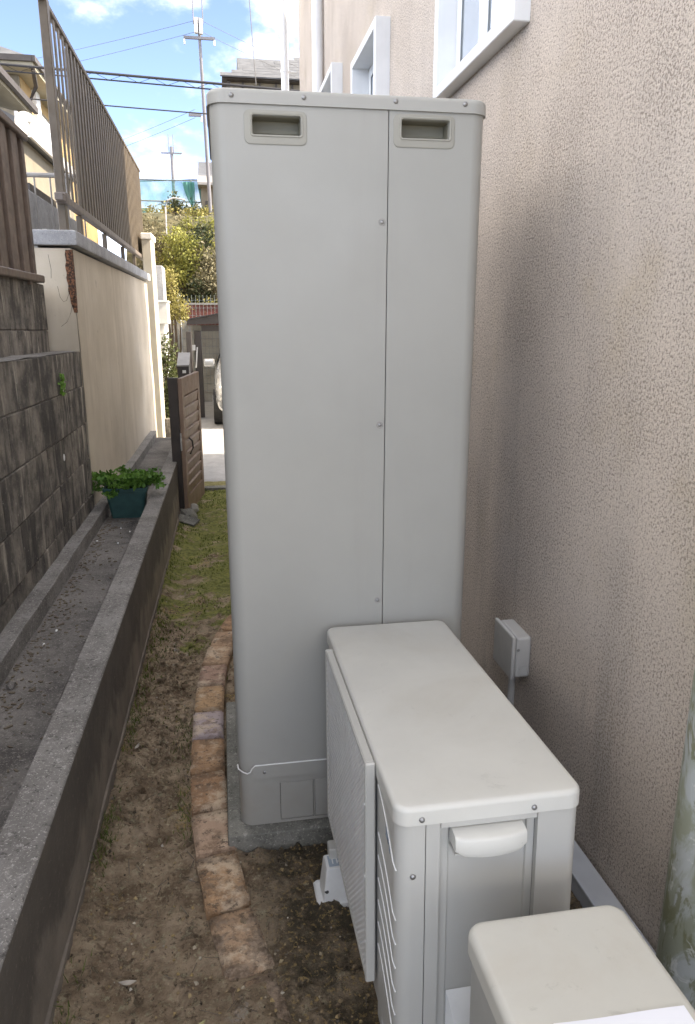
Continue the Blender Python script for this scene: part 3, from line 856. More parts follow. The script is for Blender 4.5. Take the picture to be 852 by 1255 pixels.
def window(a, b, z0, z1, proud, idx):
    w = .045
    fr = MB()
    d0, d1 = XW-proud, XW+.09
    fr.bbox(d0, d1, a, b, z0, z0+w, .003, 1)
    fr.bbox(d0, d1, a, b, z1-w, z1, .003, 1)
    fr.bbox(d0-.001, d1, a-.001, a+w, z0-.001, z1+.001, .003, 1)
    fr.bbox(d0-.001, d1, b-w, b+.001, z0-.001, z1+.001, .003, 1)
    win = fr.build('window', 'window_white', hs)
    s = MB(); e = .055; x0, x1 = XW+.005, XW+.045
    ya, yb, za, zb = a+w+.001, b-w-.001, z0+w+.001, z1-w-.001
    mid = (ya+yb)/2
    for p, q, off in ((ya, mid+.02, 0), (mid-.02, yb, .022)):
        s.bbox(x0+off, x1+off-.02, p, q, za, za+e, .003, 1); s.bbox(x0+off, x1+off-.02, p, q, zb-e, zb, .003, 1)
        s.bbox(x0+off-.001, x1+off-.019, p, p+e, za, zb, .003, 1); s.bbox(x0+off-.001, x1+off-.019, q-e, q, za, zb, .003, 1)
    sa = s.build('sash', 'window_white', win)
    g = MB()
    for p, q, off in ((ya, mid+.02, 0), (mid-.02, yb, .022)):
        g.box(x0+off+.008, x0+off+.012, p+e-.004, q-e+.004, za+e-.004, zb-e+.004)
    g.build('pane', 'glass', win)
    gk = MB()
    for p, q, off in ((ya, mid+.02, 0), (mid-.02, yb, .022)):
        A = (p+e-.001, q-e+.001, za+e-.001, zb-e+.001); gg = .007
        gk.box(x0+off+.003, x0+off+.0085, A[0], A[1], A[2], A[2]+gg); gk.box(x0+off+.003, x0+off+.0085, A[0], A[1], A[3]-gg, A[3])
        gk.box(x0+off+.003, x0+off+.0085, A[0], A[0]+gg, A[2]+gg, A[3]-gg); gk.box(x0+off+.003, x0+off+.0085, A[1]-gg, A[1], A[2]+gg, A[3]-gg)
    gk.build('gasket', 'window_dark', win)
    MB().box(XW+.095, XW+.11, a+.01, b-.01, z0+.01, z1-.01).build('curtain', 'beige_wall', win)
    return win
window(*wins[0], .055, 0); window(*wins[1], .085, 1); window(*wins[2], .085, 2)
def pipe(x, y, r, z0, z1):
    d = MB().tube([(x, y, z0), (x, y, z1)], r, 16).build('downpipe', 'window_white', hs)
    for z in np.arange(z0+.8, z1, 1.3): MB().tube([(x, y, z), (x, y, z+.03)], r+.006, 16).box(x, XW+.02, y-.01, y+.01, z+.005, z+.025).build('pipe_clip', 'window_white', d)
pipe(.945, 7.25, .048, gz(7.25)-.05, 5.9)
pipe(.885, 9.8, .046, -.30, 5.85)
MB().tube([(.885, 9.8, 5.80), (.95, 9.45, 5.95)], .04, 12).build('gutter_outlet', 'window_white', hs)
# stained waste pipe near the camera
wp = tag(MB().tube([(.965, 1.16, -.06), (.965, 1.16, 1.0), (.965, 1.16, 2.4)], [.075, .075, .075], 20).build('waste_pipe', 'stained'), 'grey pipe with green mould stains on the render in the bottom right corner', 'pipe')

# junction box with conduit
jb = thing('junction_box', 'small grey plastic junction box fixed to the beige wall', 'junction box', (1.0, 2.24, .40))
MB().bbox(.945, 1.0, 2.165, 2.33, .395, .545, .010, 3).build('case', 'grey_plastic', jb)
MB().bbox(.928, .943, 2.160, 2.335, .390, .552, .007, 3).build('lid', 'grey_plastic', jb)
m = MB(); m.tube([(.975 + .016*math.cos(q), 2.1645, .422 + .016*math.sin(q)) for q in np.linspace(0, 6.283, 20)], .0012, 5); m.build('knockout', 'grey_plastic', jb)
MB().dome((.952, 2.1655, .50), (0, -1, 0), .0055, .003).build('screw', 'screw', jb)
MB().tube([(.972, 2.25, .396), (.972, 2.25, .02)], .0125, 12).build('conduit', 'grey_plastic', jb)
# pale duct on the ground at the foot of the wall
du = thing('cable_duct', 'pale grey square duct along the foot of the house wall', 'duct', (.95, 2, .02))
m = MB().bbox(.918, .985, .9, 1.99, .0, .060, .006, 2); m.v = [(x, y, z+gz(y)-.004) for x, y, z in m.v]
m.build('channel', 'duct', du)
m = MB().bbox(.914, .989, .9, 1.995, .052, .066, .004, 2); m.v = [(x, y, z+gz(y)-.004) for x, y, z in m.v]
m.build('channel_cover', 'duct', du)

# ================================================================== WATER HEATER TANK
TY, TX0, TX1, TB = 1.97, -.005, .690, 2.68
sl = tag(MB().bbox(-.045, .74, 1.935, 2.76, -.09, .068, .008, 2).build('concrete_slab', 'slab'), 'grey concrete slab under the tall tank', 'slab')
tk = thing('water_heater', 'tall pale grey metal water heater tank standing on the slab', 'water heater', (.34, 2.3, .068))
RC = .04
def panel(name, xa, xb, z0, z1, left, right, mat, holes=(), inset=0, tb=TB):
    m = MB(); y0 = TY+inset
    zl = sorted({z0, z1, *[h[2] for h in holes], *[h[3] for h in holes]})
    def strips(c):
        for p, q in zip(c, c[1:]):
            for u, w in zip(zl, zl[1:]): m.quad((*p, u), (*q, u), (*q, w), (*p, w))
    if left:
        c = [(xa, tb)] + [(xa+RC-RC*math.cos(R(a)), y0+RC-RC*math.sin(R(a))) for a in np.linspace(0, 90, 9)]
        strips(c)
    if right:
        c = [(xb-RC+RC*math.sin(R(a)), y0+RC-RC*math.cos(R(a))) for a in np.linspace(0, 90, 9)] + [(xb, tb)]
        strips(c)
    x0_, x1_ = xa+(RC if left else 0), xb-(RC if right else 0)
    m.plate(x0_, x1_, z0, z1, y0, holes)
    if not left: strips([(xa, y0+.012), (xa, y0)])
    if not right: strips([(xb, y0), (xb, y0+.012)])
    for h in holes:
        a, b, c0, c1 = h; d = y0+.010
        m.quad((a, y0, c0), (a, y0, c1), (a, d, c1), (a, d, c0)); m.quad((b, y0, c1), (b, y0, c0), (b, d, c0), (b, d, c1))
        m.quad((a, y0, c0), (a, d, c0), (b, d, c0), (b, y0, c0)); m.quad((a, y0, c1), (b, y0, c1), (b, d, c1), (a, d, c1))
    return m.build(name, mat, tk, weld=True)
SEAM = .434
zS, zT = .283, 2.075
h1 = (.096, .214, 2.026, 2.068); h2 = (.467, .590, 2.031, 2.073)
zT = 2.092
panel('front_panel', TX0, SEAM-.0012, zS, zT, True, False, 'enamel', [h1])
panel('side_panel', SEAM+.0012, TX1, zS, zT, False, True, 'enamel', [h2])
k1 = (.120, .224, .080, .212); k2_ = (.2275, .332, .080, .212)
panel('skirt', TX0+.003, TX1-.003, .070, zS+.004, True, True, 'enamel', [k1, k2_], .005)
for a, b, c0, c1 in (k1, k2_):
    MB().bbox(a+.0014, b-.0014, TY+.0055, TY+.012, c0+.0014, c1-.0014, .001, 1).build('knockout_plate', 'enamel', tk)
MB().box(TX0+.06, TX1-.06, TY+.056, TB, .1, zT-.01).build('inner_casing', 'gap', tk)
MB().box(SEAM-.02, SEAM+.02, TY+.0125, TY+.016, zS+.01, zT-.02).build('seam_strip', 'gap', tk, smooth=0)
# flange folded over the skirt, with a notch at the left corner
m = MB(); c = []
fl_pts = [(.012, .262), (.030, .258), (.034, .272), (.043, .283), (.60, .283), (.675, .283), (.675, .236), (.043, .236), (.034, .243), (.028, .250)]
m.prism([(x, z) for x, z in [(.050, .283), (.655, .283), (.655, .238), (.050, .238), (.040, .241), (.036, .249), (.038, .275), (.043, .281)]][::-1], TY-.0035, TY+.006, 'y')
m.build('flange', 'enamel', tk)
m = MB(); m.tube([(TX0-.001, TY+.04, .266), (TX0+.001, TY+.02, .264), (.010, TY+.004, .261), (.022, TY-.002, .259), (.031, TY-.002, .263), (.036, TY-.002, .274), (.046, TY-.002, .2835), (.655, TY-.002, .2838)], .0022, 6)
m.build('flange_highlight', 'white_plastic', tk)  # white bead painting the highlight along the flange edge
# cap
lid(TX0-.006, TX1+.006, TY-.006, TB+.006, zT, 2.126, RC+.006, .012).build('cap', 'enamel_cap', tk, smooth=50)
# handles
for (a, b, c0, c1), (fa_, fb_, f0, f1) in ((h1, (.076, .2285, 2.004, 2.080)), (h2, (.446, .604, 2.009, 2.085))):
    m = MB(); y1 = TY-.003
    out = rrect(fa_, fb_, f0, f1, .014, 5); inn = rrect(a-.001, b+.001, c0-.001, c1+.001, .006, 5)
    n = len(out)
    rings = [[(x, TY+.001, z) for x, z in out], [(x, y1+.001, z) for x, z in out],
             [(x, y1, z) for x, z in rrect(fa_+.002, fb_-.002, f0+.002, f1-.002, .012, 5)],
             [(x, y1, z) for x, z in rrect(a-.006, b+.006, c0-.006, c1+.006, .008, 5)],
             [(x, y1-.002, z) for x, z in rrect(a-.004, b+.004, c0-.004, c1+.004, .007, 5)],
             [(x, y1-.001, z) for x, z in inn], [(x, TY+.012, z) for x, z in rrect(a+.001, b-.001, c0+.001, c1-.001, .005, 5)]]
    vs = [p for rg in rings for p in rg]
    fs = [(j*n+q, j*n+(q+1) % n, (j+1)*n+(q+1) % n, (j+1)*n+q) for j in range(len(rings)-1) for q in range(n)]
    hd = m.add(vs, fs).build('handle', 'enamel_handle', tk, weld=True)
    m = MB(); i0, d = .0005, TY+.052
    # hand hole: dark back, sloping sill at the bottom
    A, B, C0, C1 = a+.001, b-.001, c0+.001, c1-.001
    m.quad((A, TY+.012, C0), (B, TY+.012, C0), (B, d, C0+.013), (A, d, C0+.013))
    m.quad((A, d, C0+.013), (B, d, C0+.013), (B, d, C1), (A, d, C1))
    m.quad((A, d, C1), (B, d, C1), (B, TY+.012, C1), (A, TY+.012, C1))
    m.quad((A, TY+.012, C0), (A, d, C0+.013), (A, d, C1), (A, TY+.012, C1)); m.quad((B, TY+.012, C0), (B, TY+.012, C1), (B, d, C1), (B, d, C0+.013))
    m.build('hand_recess', 'recess', hd)
for x, z in ((.048, 2.108), (.222, 2.110), (.450, 2.111), (.628, 2.112)):
    MB().dome((x, TY-.006, z), (0, -1, 0), .0062, .004).build('screw', 'screw', tk)
for x, z in ((.420, 1.832), (.420, 1.310), (.420, .795), (.074, .259)):
    y = TY - (.0035 if z < .3 else 0)
    s_ = MB().dome((x, y, z), (0, -1, 0), .0055, .003).build('screw', 'screw', tk)
    if z > .3:
        MB().tube([(x + .0085*math.cos(q), y, z + .0085*math.sin(q)) for q in np.linspace(0, 6.283, 20)], .0013, 5).build('washer', 'rail_grey', s_)

# ================================================================== OUTDOOR UNITS
AW, AL, AH = .345, .878, .575
tilt = -math.atan(.047)
ac = thing('outdoor_unit', 'pale grey heat pump outdoor unit in front of the tall tank', 'outdoor unit', (.267, 1.046, .196), (tilt, 0, 0))
def A(mb, name, mat, parent=None, **k):
    return mb.build(name, mat, parent or ac, local=True, **k)
# body shell: floor pan, back, inner core
A(MB().box(.012, AW-.004, .020, AL-.006, .001, AH-.040), 'inner_casing', 'gap')
A(MB().bbox(.004, AW-.001, .006, AL-.004, -.006, .020, .003, 1), 'base_pan', 'ac')
zt_ = AH-.035
rc = .030
def acpanel(pts, z0, z1, name, mat='ac'):
    m = MB()
    for p, q in zip(pts, pts[1:]): m.quad((*p, z0), (*q, z0), (*q, z1), (*p, z1))
    return A(m, name, mat, weld=True, smooth=40)
arc = [(rc-rc*math.cos(R(a)), rc-rc*math.sin(R(a))) for a in np.linspace(0, 90, 9)]
acpanel([(0, .845), (0, .20)] + arc + [(.052, 0)] + [(.052, .010)], .012, zt_, 'front_panel')
acpanel([(.0538, .010), (.0538, .0005), (.079, .0005), (.079, .014)], .012, zt_, 'end_strip')
x_r0, x_r1 = .081, .262
acpanel([(.0795, .012), (x_r0, .0135), (.098, .0135), (.100, .018), (.246, .018), (.248, .0135), (x_r1, .0135)], .012, zt_-.012, 'valve_cover')
A(MB().bbox(.0800, x_r1-.001, -.0015, .012, zt_-.014, zt_-.001, .0015, 1), 'top_flange', 'ac')
arc2 = [(AW-.022+.022*math.sin(R(a)), .022-.022*math.cos(R(a))) for a in np.linspace(0, 90, 7)]
acpanel([(x_r1+.0008, .014), (x_r1+.0008, 0)] + arc2 + [(AW, AL-.02), (AW-.03, AL)], .012, zt_, 'corner_panel')
acpanel([(AW-.03, AL-.001), (.03, AL-.001), (.002, AL-.03), (0, .846)], .012, zt_, 'back_panel')
# top cover
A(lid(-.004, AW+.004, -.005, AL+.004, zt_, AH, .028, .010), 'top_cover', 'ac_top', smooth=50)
# handle on the near end
m = MB()
prof = [(-.0015, .0), (-.022, -.003), (-.029, -.009), (-.030, -.030), (-.026, -.036), (.012, -.036), (.012, 0)]
n = 9
for i in range(n):
    f = i/(n-1); x = .100 + .132*f
    bow = .006*(1-(2*f-1)**2)
    e = 1 if 0 < i < n-1 else .86
    for yv, zv in prof:
        m.v.append((x, (yv*e - (bow if yv < -.01 else 0)), zt_-.016 + zv*e + (-.006*(1-(2*f-1)**2) if zv < -.03 else 0)))
k_ = len(prof)
m.f += [(i*k_+j, (i+1)*k_+j, (i+1)*k_+(j+1) % k_, i*k_+(j+1) % k_) for i in range(n-1) for j in range(k_)]
m.f += [tuple(range(k_)), tuple(range((n-1)*k_, n*k_))[::-1]]
A(m, 'handle', 'ac_top', weld=True, smooth=50)
A(MB().bbox(.101, .231, -.018, .017, zt_-.060, zt_-.056, .001, 1), 'handle_lip', 'ac')
# lower white valve hood seen beside the old unit
m = MB().add([(.102, .016, .165), (.160, .016, .165), (.160, -.02, .02), (.132, -.02, .02), (.102, .016, .02), (.160, .016, .02)], [(0, 3, 2, 1), (0, 4, 3), (1, 2, 5), (4, 5, 2, 3)])
A(m, 'valve_hood', 'white_plastic', smooth=0)
for x, y, z in ((.044, -.005, AH-.024), (.252, -.005, AH-.024), (.030, -.0005, .435)):
    A(MB().dome((x, y, z), (0, -1, 0), .0055, .004), 'screw', 'screw')
# pale tubes painting the highlights of the pressed ribs on the front panel
def az(x, y):
    pass
starts = [.556-.028, .447, .398, .349, .300, .251, .202, .153, .104]
ribs = [(AH-.052, .128)] + [(.418-.052*i, .128) for i in range(8)]
for i, (zs_, ys_) in enumerate(ribs):
    drop = .085
    m = MB()
    pts = []
    for f in np.linspace(0, 1, 14):
        y = .156 - .140*f
        z = zs_ - drop*(.42*f + .58*f**2.2)
        if y < rc:
            a = math.asin(max(0, min(1, (rc-y)/rc))); x = rc - rc*math.cos(a)
        else: x = 0
        pts.append((x-.0002, y, z))
    if pts[-1][2] < .03: continue
    m.tube(pts, .0016, 6)
    A(m, 'rib_highlight', 'white_plastic')
m = MB()
for k in range(3):
    m.obox((-.0004, .082-.014*k, AH-.096-.010*k), (.0006, 0, 0), (0, .0035, .002), (0, .0, .010))
m.obox((-.0004, .075, AH-.112), (.0006, 0, 0), (0, .012, .002), (0, -.001, .0025))
A(m, 'panel_mark', 'blue_mark', smooth=0)  # small bluish bars on the front panel
# fan guard: framed panel with a fine diamond mesh
gy0, gy1, gz0, gz1 = .158, .735, .062, AH-.006
fr = MB(); xg = -.026; xh = -.0052
fr.bbox(xg, xh, gy0, gy0+.014, gz0, gz1, .003, 1)
fr.bbox(xg, xh, gy1-.014, gy1, gz0, gz1, .003, 1)
fr.bbox(xg+.0006, xh, gy0+.012, gy1-.012, gz1-.014, gz1-.001, .003, 1)
fr.bbox(xg+.0006, xh, gy0+.012, gy1-.012, gz0+.001, gz0+.014, .003, 1)
gd = A(fr, 'fan_guard', 'ac')
m = MB(); pitch = .0105; w = .0027
a0, a1, b0, b1 = gy0+.012, gy1-.012, gz0+.012, gz1-.012
def clip_line(cst, sgn):
    pts = []
    for y in (a0, a1):
        z = sgn*y + cst
        if b0 <= z <= b1: pts.append((y, z))
    for z in (b0, b1):
        y = (z-cst)*sgn
        if a0 < y < a1: pts.append((y, z))
    return pts[:2] if len(pts) >= 2 else None
for sgn in (1, -1):
    c_ = np.arange(b0 - sgn*(a1 if sgn > 0 else a0) - .0, b1 - sgn*(a0 if sgn > 0 else a1), pitch*1.414)
    for cst in c_:
        p = clip_line(cst, sgn)
        if not p: continue
        (ya_, za_), (yb_, zb_) = p
        d = Vector((0, yb_-ya_, zb_-za_)); L = d.length
        if L < .006: continue
        d.normalize(); nrm = Vector((0, -d.z, d.y))
        m.obox((xg+.004+.0005*sgn, (ya_+yb_)/2, (za_+zb_)/2), (.0014, 0, 0), d*L/2, nrm*w)
o = m.build('guard_mesh', 'white_plastic', gd, local=True, smooth=0); o['kind'] = 'stuff'
m = MB().box(-.012, -.010, gy0+.01, gy1-.01, gz0+.01, gz1-.01)
m.build('guard_back', 'recess_grey', gd, local=True, smooth=0)
for z in (gz0+.10, (gz0+gz1)/2, gz1-.09):
    m = MB().dome((xg-.0002, gy0+.005, z), (-1, 0, 0), .003, .002); m.build('clip', 'white_plastic', gd, local=True)
# legs
for y in (.16, .70):
    A(MB().bbox(.004 if y < .4 else -.03, AW+.03, y-.022, y+.022, -.046, -.0065, .003, 1), 'foot_rail', 'ac')
# plastic mounting blocks
def mount(x, y, label, group=None):
    z = gz(y) + .004
    b = thing('mounting_block', label, 'block', (x, y, z), (0, 0, R(1.5)), group)
    top = .112
    m = MB(); rings = []
    for zz_, hx, hy, r in ((0, .062, .050, .008), (.012, .062, .050, .008), (.014, .050, .040, .006), (top-.004, .040, .031, .005), (top, .037, .028, .004)):
        rings.append([(px_, py_, zz_) for px_, py_ in rrect(-hx, hx, -hy, hy, r, 3)])
    n = len(rings[0]); vs = [p for q in rings for p in q]
    fs = [(j*n+q, j*n+(q+1) % n, (j+1)*n+(q+1) % n, (j+1)*n+q) for j in range(len(rings)-1) for q in range(n)] + [tuple(range((len(rings)-1)*n, len(rings)*n))]
    m.add(vs, fs).build('block_body', 'white_plastic', b, local=True)
    MB().bbox(-.066, .066, -.054, .054, -.004, .006, .003, 1).build('flange', 'white_plastic', b, local=True)
    lb = MB().box(-.030, .030, -.021, .021, top+.0004, top+.0012).build('sticker', 'sticker_blue', b, local=True, smooth=0)
    m = MB()
    for i, xx in enumerate((-.018, -.006, .006)):
        zz_ = top+.0013
        m.obox((xx, .0, zz_), (.0014, 0, 0), (0, .012, 0), (0, 0, .0003))
        m.obox((xx+.004, (.008, -.004, .010)[i], zz_+.0001), (.004, 0, 0), (0, .0015, 0), (0, 0, .0003))
    m.obox((.020, 0, top+.0014), (.0012, 0, 0), (0, .012, 0), (0, 0, .0003))
    m.build('sticker_print', 'white_plastic', lb, local=True, smooth=0)
    MB().dome((-.040, -.036, .045), (-.3, -1, .2), .006, .002).build('plug', 'gap', b, local=True)
    return b
mount(.262, 1.715, 'white plastic mounting block showing at the left foot of the heat pump')

# second, older unit right under the camera
BX0, BX1, BY1, BL, BH = .352, .628, .925, .78, .50
ob2 = thing('outdoor_unit', 'old cream topped outdoor unit in the bottom right corner under the paper', 'outdoor unit', (BX0, BY1-BL, .625-BH+.052), (tilt, 0, 0))
def B(mb, name, mat, **k): return mb.build(name, mat, ob2, local=True, **k)
bw_ = BX1-BX0
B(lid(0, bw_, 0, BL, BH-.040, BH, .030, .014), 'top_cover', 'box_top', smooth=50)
m = MB().prism(rrect(.006, bw_-.006, .006, BL-.006, .026, 6), .0, BH-.046)
B(m, 'case', 'box_side', smooth=40)
B(MB().prism(rrect(.012, bw_-.012, .012, BL-.012, .022, 6), BH-.047, BH-.039), 'seam', 'gap', smooth=40)
m = MB()
for q in range(10): m.bbox(.001, .0065, .09, .62, .05+.036*q, .058+.036*q, .001, 1)
B(m, 'grille', 'box_side')
for y in (.12, .66): B(MB().bbox(-.015, bw_+.015, y-.02, y+.02, -.05, .002, .003, 1), 'foot_rail', 'box_side')
pp = thing('paper_sheet', 'white sheet of paper lying on the old outdoor unit', 'paper', (.50, .72, .64), (tilt, 0, R(-1.5)))
m = MB()
for i in range(9):
    for j in range(9):
        m.v.append((-.092 + .195*i/8, -.25 + .27*j/8, .0015*math.sin(i*.7)*math.sin(j*.5)+.0006))
m.f += [(i*9+j, (i+1)*9+j, (i+1)*9+j+1, i*9+j+1) for i in range(8) for j in range(8)]
m.build('sheet', 'paper', pp, local=True, smooth=180)
yy_ = BY1-BL + .575; pp.location = (.505, yy_, (.625-BH+.052) + BH + SL*.575 + .0025)

# ================================================================== BRICK EDGING
be = thing('brick_edging', 'curved row of orange brown paving bricks edging the earth passage', 'edging', (-.1, 2.5, 0))
ctrl = [(.055, 1.22), (.018, 1.40), (-.028, 1.62), (-.078, 1.90), (-.110, 2.29), (-.119, 2.78), (-.103, 3.22), (-.055, 3.60), (.022, 3.92), (.13, 4.22)]
def spline(t_):
    n_ = len(ctrl)-1; f = t_*n_; i = min(int(f), n_-1); u = f-i
    P = [Vector(ctrl[max(0, min(n_, i+d))]) for d in (-1, 0, 1, 2)]
    return .5*((2*P[1]) + (P[2]-P[0])*u + (2*P[0]-5*P[1]+4*P[2]-P[3])*u*u + (3*P[1]-P[0]-3*P[2]+P[3])*u**3)
dense = [spline(q/600) for q in range(601)]
cum = [0]
for p, q in zip(dense, dense[1:]): cum.append(cum[-1] + (q-p).length)
def atlen(s_):
    i = min(range(len(cum)), key=lambda q: abs(cum[q]-s_)); a = dense[max(0, i-3)]; b = dense[min(600, i+3)]
    return dense[i], (b-a).normalized()
pos = .02; bl = .222; bi = 0
bmesh_src = []
for v_ in range(4):
    bm = bmesh.new(); bmesh.ops.create_cube(bm, size=1)
    for v in bm.verts: v.co = Vector((v.co.x*.122, v.co.y*.219, v.co.z*.10))
    bmesh.ops.subdivide_edges(bm, edges=bm.edges[:], cuts=3, use_grid_fill=True)
    bmesh.ops.bevel(bm, geom=[e for e in bm.edges if len(e.link_faces) == 2 and e.calc_face_angle() > .5], offset=.006, segments=2, affect='EDGES')
    for v in bm.verts:
        v.co += Vector((noise.noise(v.co*22+Vector((v_*9, 0, 0))), noise.noise(v.co*22+Vector((0, v_*7, 3))), noise.noise(v.co*16+Vector((1, 0, v_*5))))) * .0045
    me = bpy.data.meshes.new('brick'); bm.to_mesh(me); bm.free()
    me.polygons.foreach_set('use_smooth', [True]*len(me.polygons)); me.materials.append(M['brick'])
    bmesh_src.append(me)
while pos + bl < cum[-1]:
    p, d = atlen(pos + bl/2)
    o = bpy.data.objects.new('brick', bmesh_src[bi % 4]); COL.objects.link(o); o.parent = be
    y = p.y; buried = max(0, min(1, (1.75-y)/.35))
    o.location = Vector((p.x, y, gz(y) - .012 - .022*buried + random.uniform(-.007, .006))) - ORIG[be.name]
    o.rotation_euler = (math.atan(SL) + random.uniform(-.025, .025), random.uniform(-.035, .035), math.atan2(-d.x, d.y) + random.uniform(-.02, .02))
    o['mauve'] = .85 if bi in (6,) else (.25 if bi % 5 == 3 else .0)
    o['dirt'] = .06 + .22*max(0, min(1, (2.1-y)/.8))
    bi += 1; pos += bl + .007

# fallen leaves and a stone
def leaf_on_soil(x, y, a, L, c, label):
    z = soil_z(x, y) + .006
    m = MB(); n = 7
    for i in range(n):
        f = i/(n-1); w = .16*L*math.sin(math.pi*min(1, f*.94+.03))
        for s_ in (-1, 0, 1): m.v.append((L*(f-.5), s_*w, .10*L*(f-.5)**2*4 + (.004 if s_ else 0)))
    m.f += [(i*3+j, (i+1)*3+j, (i+1)*3+j+1, i*3+j+1) for i in range(n-1) for j in range(2)]
    o = m.build('fallen_leaf', c, smooth=180); o.location = (x, y, z); o.rotation_euler = (.1, -.05, a)
    return tag(o, label, 'leaf', 'fallen leaves on the earth')
M['leaf_dry'] = paint('dry_leaf', (.36, .33, .16), .7, .2, 40); M['leaf_pale'] = paint('pale_leaf', (.38, .34, .29), .7, .2, 40)
leaf_on_soil(-.117, 1.33, .7, .042, 'leaf_dry', 'greenish dry leaf on the soil beside the near end of the brick edging')
leaf_on_soil(-.295, 1.52, -.1, .045, 'leaf_pale', 'pale curled leaf on the soil near the low wall')
leaf_on_soil(-.39, 2.62, 1.2, .04, 'leaf_pale', 'pale thin leaf farther up the soil by the churned earth')

def rock(name, c, s, mat, label, seed, rot=0):
    bm = bmesh.new(); bmesh.ops.create_icosphere(bm, subdivisions=2, radius=1)
    for v in bm.verts:
        f = 1 + .35*noise.noise(v.co*1.3 + Vector((seed, 0, 0))); v.co = Vector((v.co.x*s[0]*f, v.co.y*s[1]*f, v.co.z*s[2]*f))
    m = MB().bm(bm); o = m.build(name, mat, smooth=25); o.location = c; o.rotation_euler = (.3, .25, rot)
    return tag(o, label, 'stone')
rock('stone', (-.365, 6.72, gz(6.72)+.045), (.085, .08, .05), 'slab', 'grey angular stone at the foot of the open brown gate', 3, .5)
o = MB().bbox(-.11, .11, -.05, .05, -.012, .012, .005, 1).build('broken_tile', 'slab'); o.location = (-.375, 6.55, gz(6.55)+.03); o.rotation_euler = (.35, .12, -.6)
tag(o, 'flat broken piece of tile leaning on the stone by the gate', 'tile')
rock('stone', (-.335, 6.98, gz(7)+.05), (.05, .05, .045), 'lightblock', 'small round pale stone behind the angular stone by the gate', 8)
rock('pebble', (-.83, 2.66, fl(2.66)+.012), (.016, .02, .012), 'gutter', 'dark pebble lying in the gutter', 5)
for i, (x, y) in enumerate(((-.70, 4.62), (-.66, 4.9), (-.78, 3.2), (-.80, 3.05), (-.84, 4.7), (-.73, 5.0))):
    o = rock('paint_chip', (x, y, fl(y)+.005), (.005, .008, .0016), 'white_plastic', ('white flake in the gutter just in front of the green planter', 'small white flake at the middle of the gutter floor near the planter', 'white flake in the middle stretch of the gutter beside the inner edging', 'nearest white flake on the gutter floor close to the inner edging', 'tiny white flake against the inner edging before the planter', 'farthest white flake nearly touching the planter front')[i], i*3.0)
    o['category'] = 'flake'; o['group'] = 'white flakes in the gutter'
mark = MB()
mark.dome((XB+.003, 4.50, .79), (1, 0, 0), .022, .004, 10)
tag(mark.build('plaster_blob', 'white_plastic'), 'small white blob stuck on the dark block wall', 'blob')

mb = MB()
for i in range(900):
    y = 1.6 + 5.5*random.random()**1.3; side = random.random()
    x = (IR + .012 + abs(random.gauss(0, .045))) if side < .7 else random.uniform(-.86, -.57)
    if abs(y-5.4) < .12 or x > -.57: continue
    r = random.uniform(.0015, .006)
    c = Vector((x, y, fl(y) + r*.5)); a = random.uniform(0, 3)
    mb.obox(c, (r*math.cos(a)*1.6, r*math.sin(a)*1.6, 0), (-r*math.sin(a)*.7, r*math.cos(a)*.7, 0), (0, 0, r*.4))
tag(mb.build('gutter_litter', 'ground', smooth=0), 'crumbs and plant bits gathered along the inner edge of the gutter', 'litter', kind='stuff')

# weed in the block joint
wd = thing('weed', 'small bright green weed growing from a joint of the dark block wall', 'weed', (XB, 4.62, 1.17))
cs = []
for i in range(70): cs.append((XB+.005+.02*random.random(), 4.60+.05*random.gauss(0, .5), 1.17 + .12*random.random()-.02))
leaf_object('leaves', 'leaf_pot', leaves(cs, .03, .8, .5), rng.uniform(.5, 1, len(cs)), wd)
MB().tube([(XB, 4.6, 1.14), (XB+.012, 4.61, 1.26)], .003, 5).build('stem', 'leaf_ivy' if False else 'bark', wd)

# ================================================================== PLANTER
px_, py_ = -.722, 5.40; pz = fl(py_)+.002
pl = thing('planter', 'dark green rectangular plastic planter standing in the gutter', 'planter', (px_, py_, pz))
m = MB(); rings = []
for z, hx, hy in ((0, .112, .085), (.185, .140, .108), (.187, .146, .114), (.197, .147, .115), (.199, .155, .122), (.222, .157, .124), (.226, .153, .120), (.222, .146, .114), (.190, .138, .106)):
    rings.append([(a, b, z) for a, b in rrect(-hx, hx, -hy, hy, .025, 4)])
n = len(rings[0]); vs = [p for q in rings for p in q]
fs = [(j*n+q, j*n+(q+1) % n, (j+1)*n+(q+1) % n, (j+1)*n+q) for j in range(len(rings)-1) for q in range(n)] + [tuple(range(n))[::-1], tuple(range((len(rings)-1)*n, len(rings)*n))]
m.add(vs, fs).build('pot', 'pot', pl, local=True)
MB().box(-.13, .13, -.1, .1, .188, .196).build('potting_soil', 'ground', pl, local=True)
pt = thing('parsley', 'leafy green herb growing in the dark green planter', 'plant', (px_, py_, pz+.195))
cs, ss = [], []
st = MB()
for i in range(120):
    a = random.uniform(0, 6.28); r = .15*math.sqrt(random.random()); ex = random.uniform(.8, 1.35)
    b = Vector((px_ + r*math.cos(a)*.8, py_ + r*math.sin(a)*.55, pz+.19))
    tip = b + Vector((math.cos(a)*r*.75*ex, math.sin(a)*r*.5, random.uniform(.05, .125)))
    if random.random() < .08: tip.z -= .05; tip += Vector((.06*math.copysign(1, math.cos(a)), -.02, 0))
    mid = (b+tip)/2 + Vector((0, 0, .02))
    st.tube([b, mid, tip], .0017, 4)
    for k in range(13):
        cs.append(tip + Vector((random.gauss(0, .020), random.gauss(0, .018), random.gauss(0, .010))))
q = leaves([tuple(c) for c in cs], .036, .1, .66)
leaf_object('leaves', 'leaf_pot', q, np.repeat(rng.beta(1.2, 1.4, 120), 13)*.7 + .3*rng.random(len(cs)), pt)
st.build('stems', 'leaf_ivy', pt)

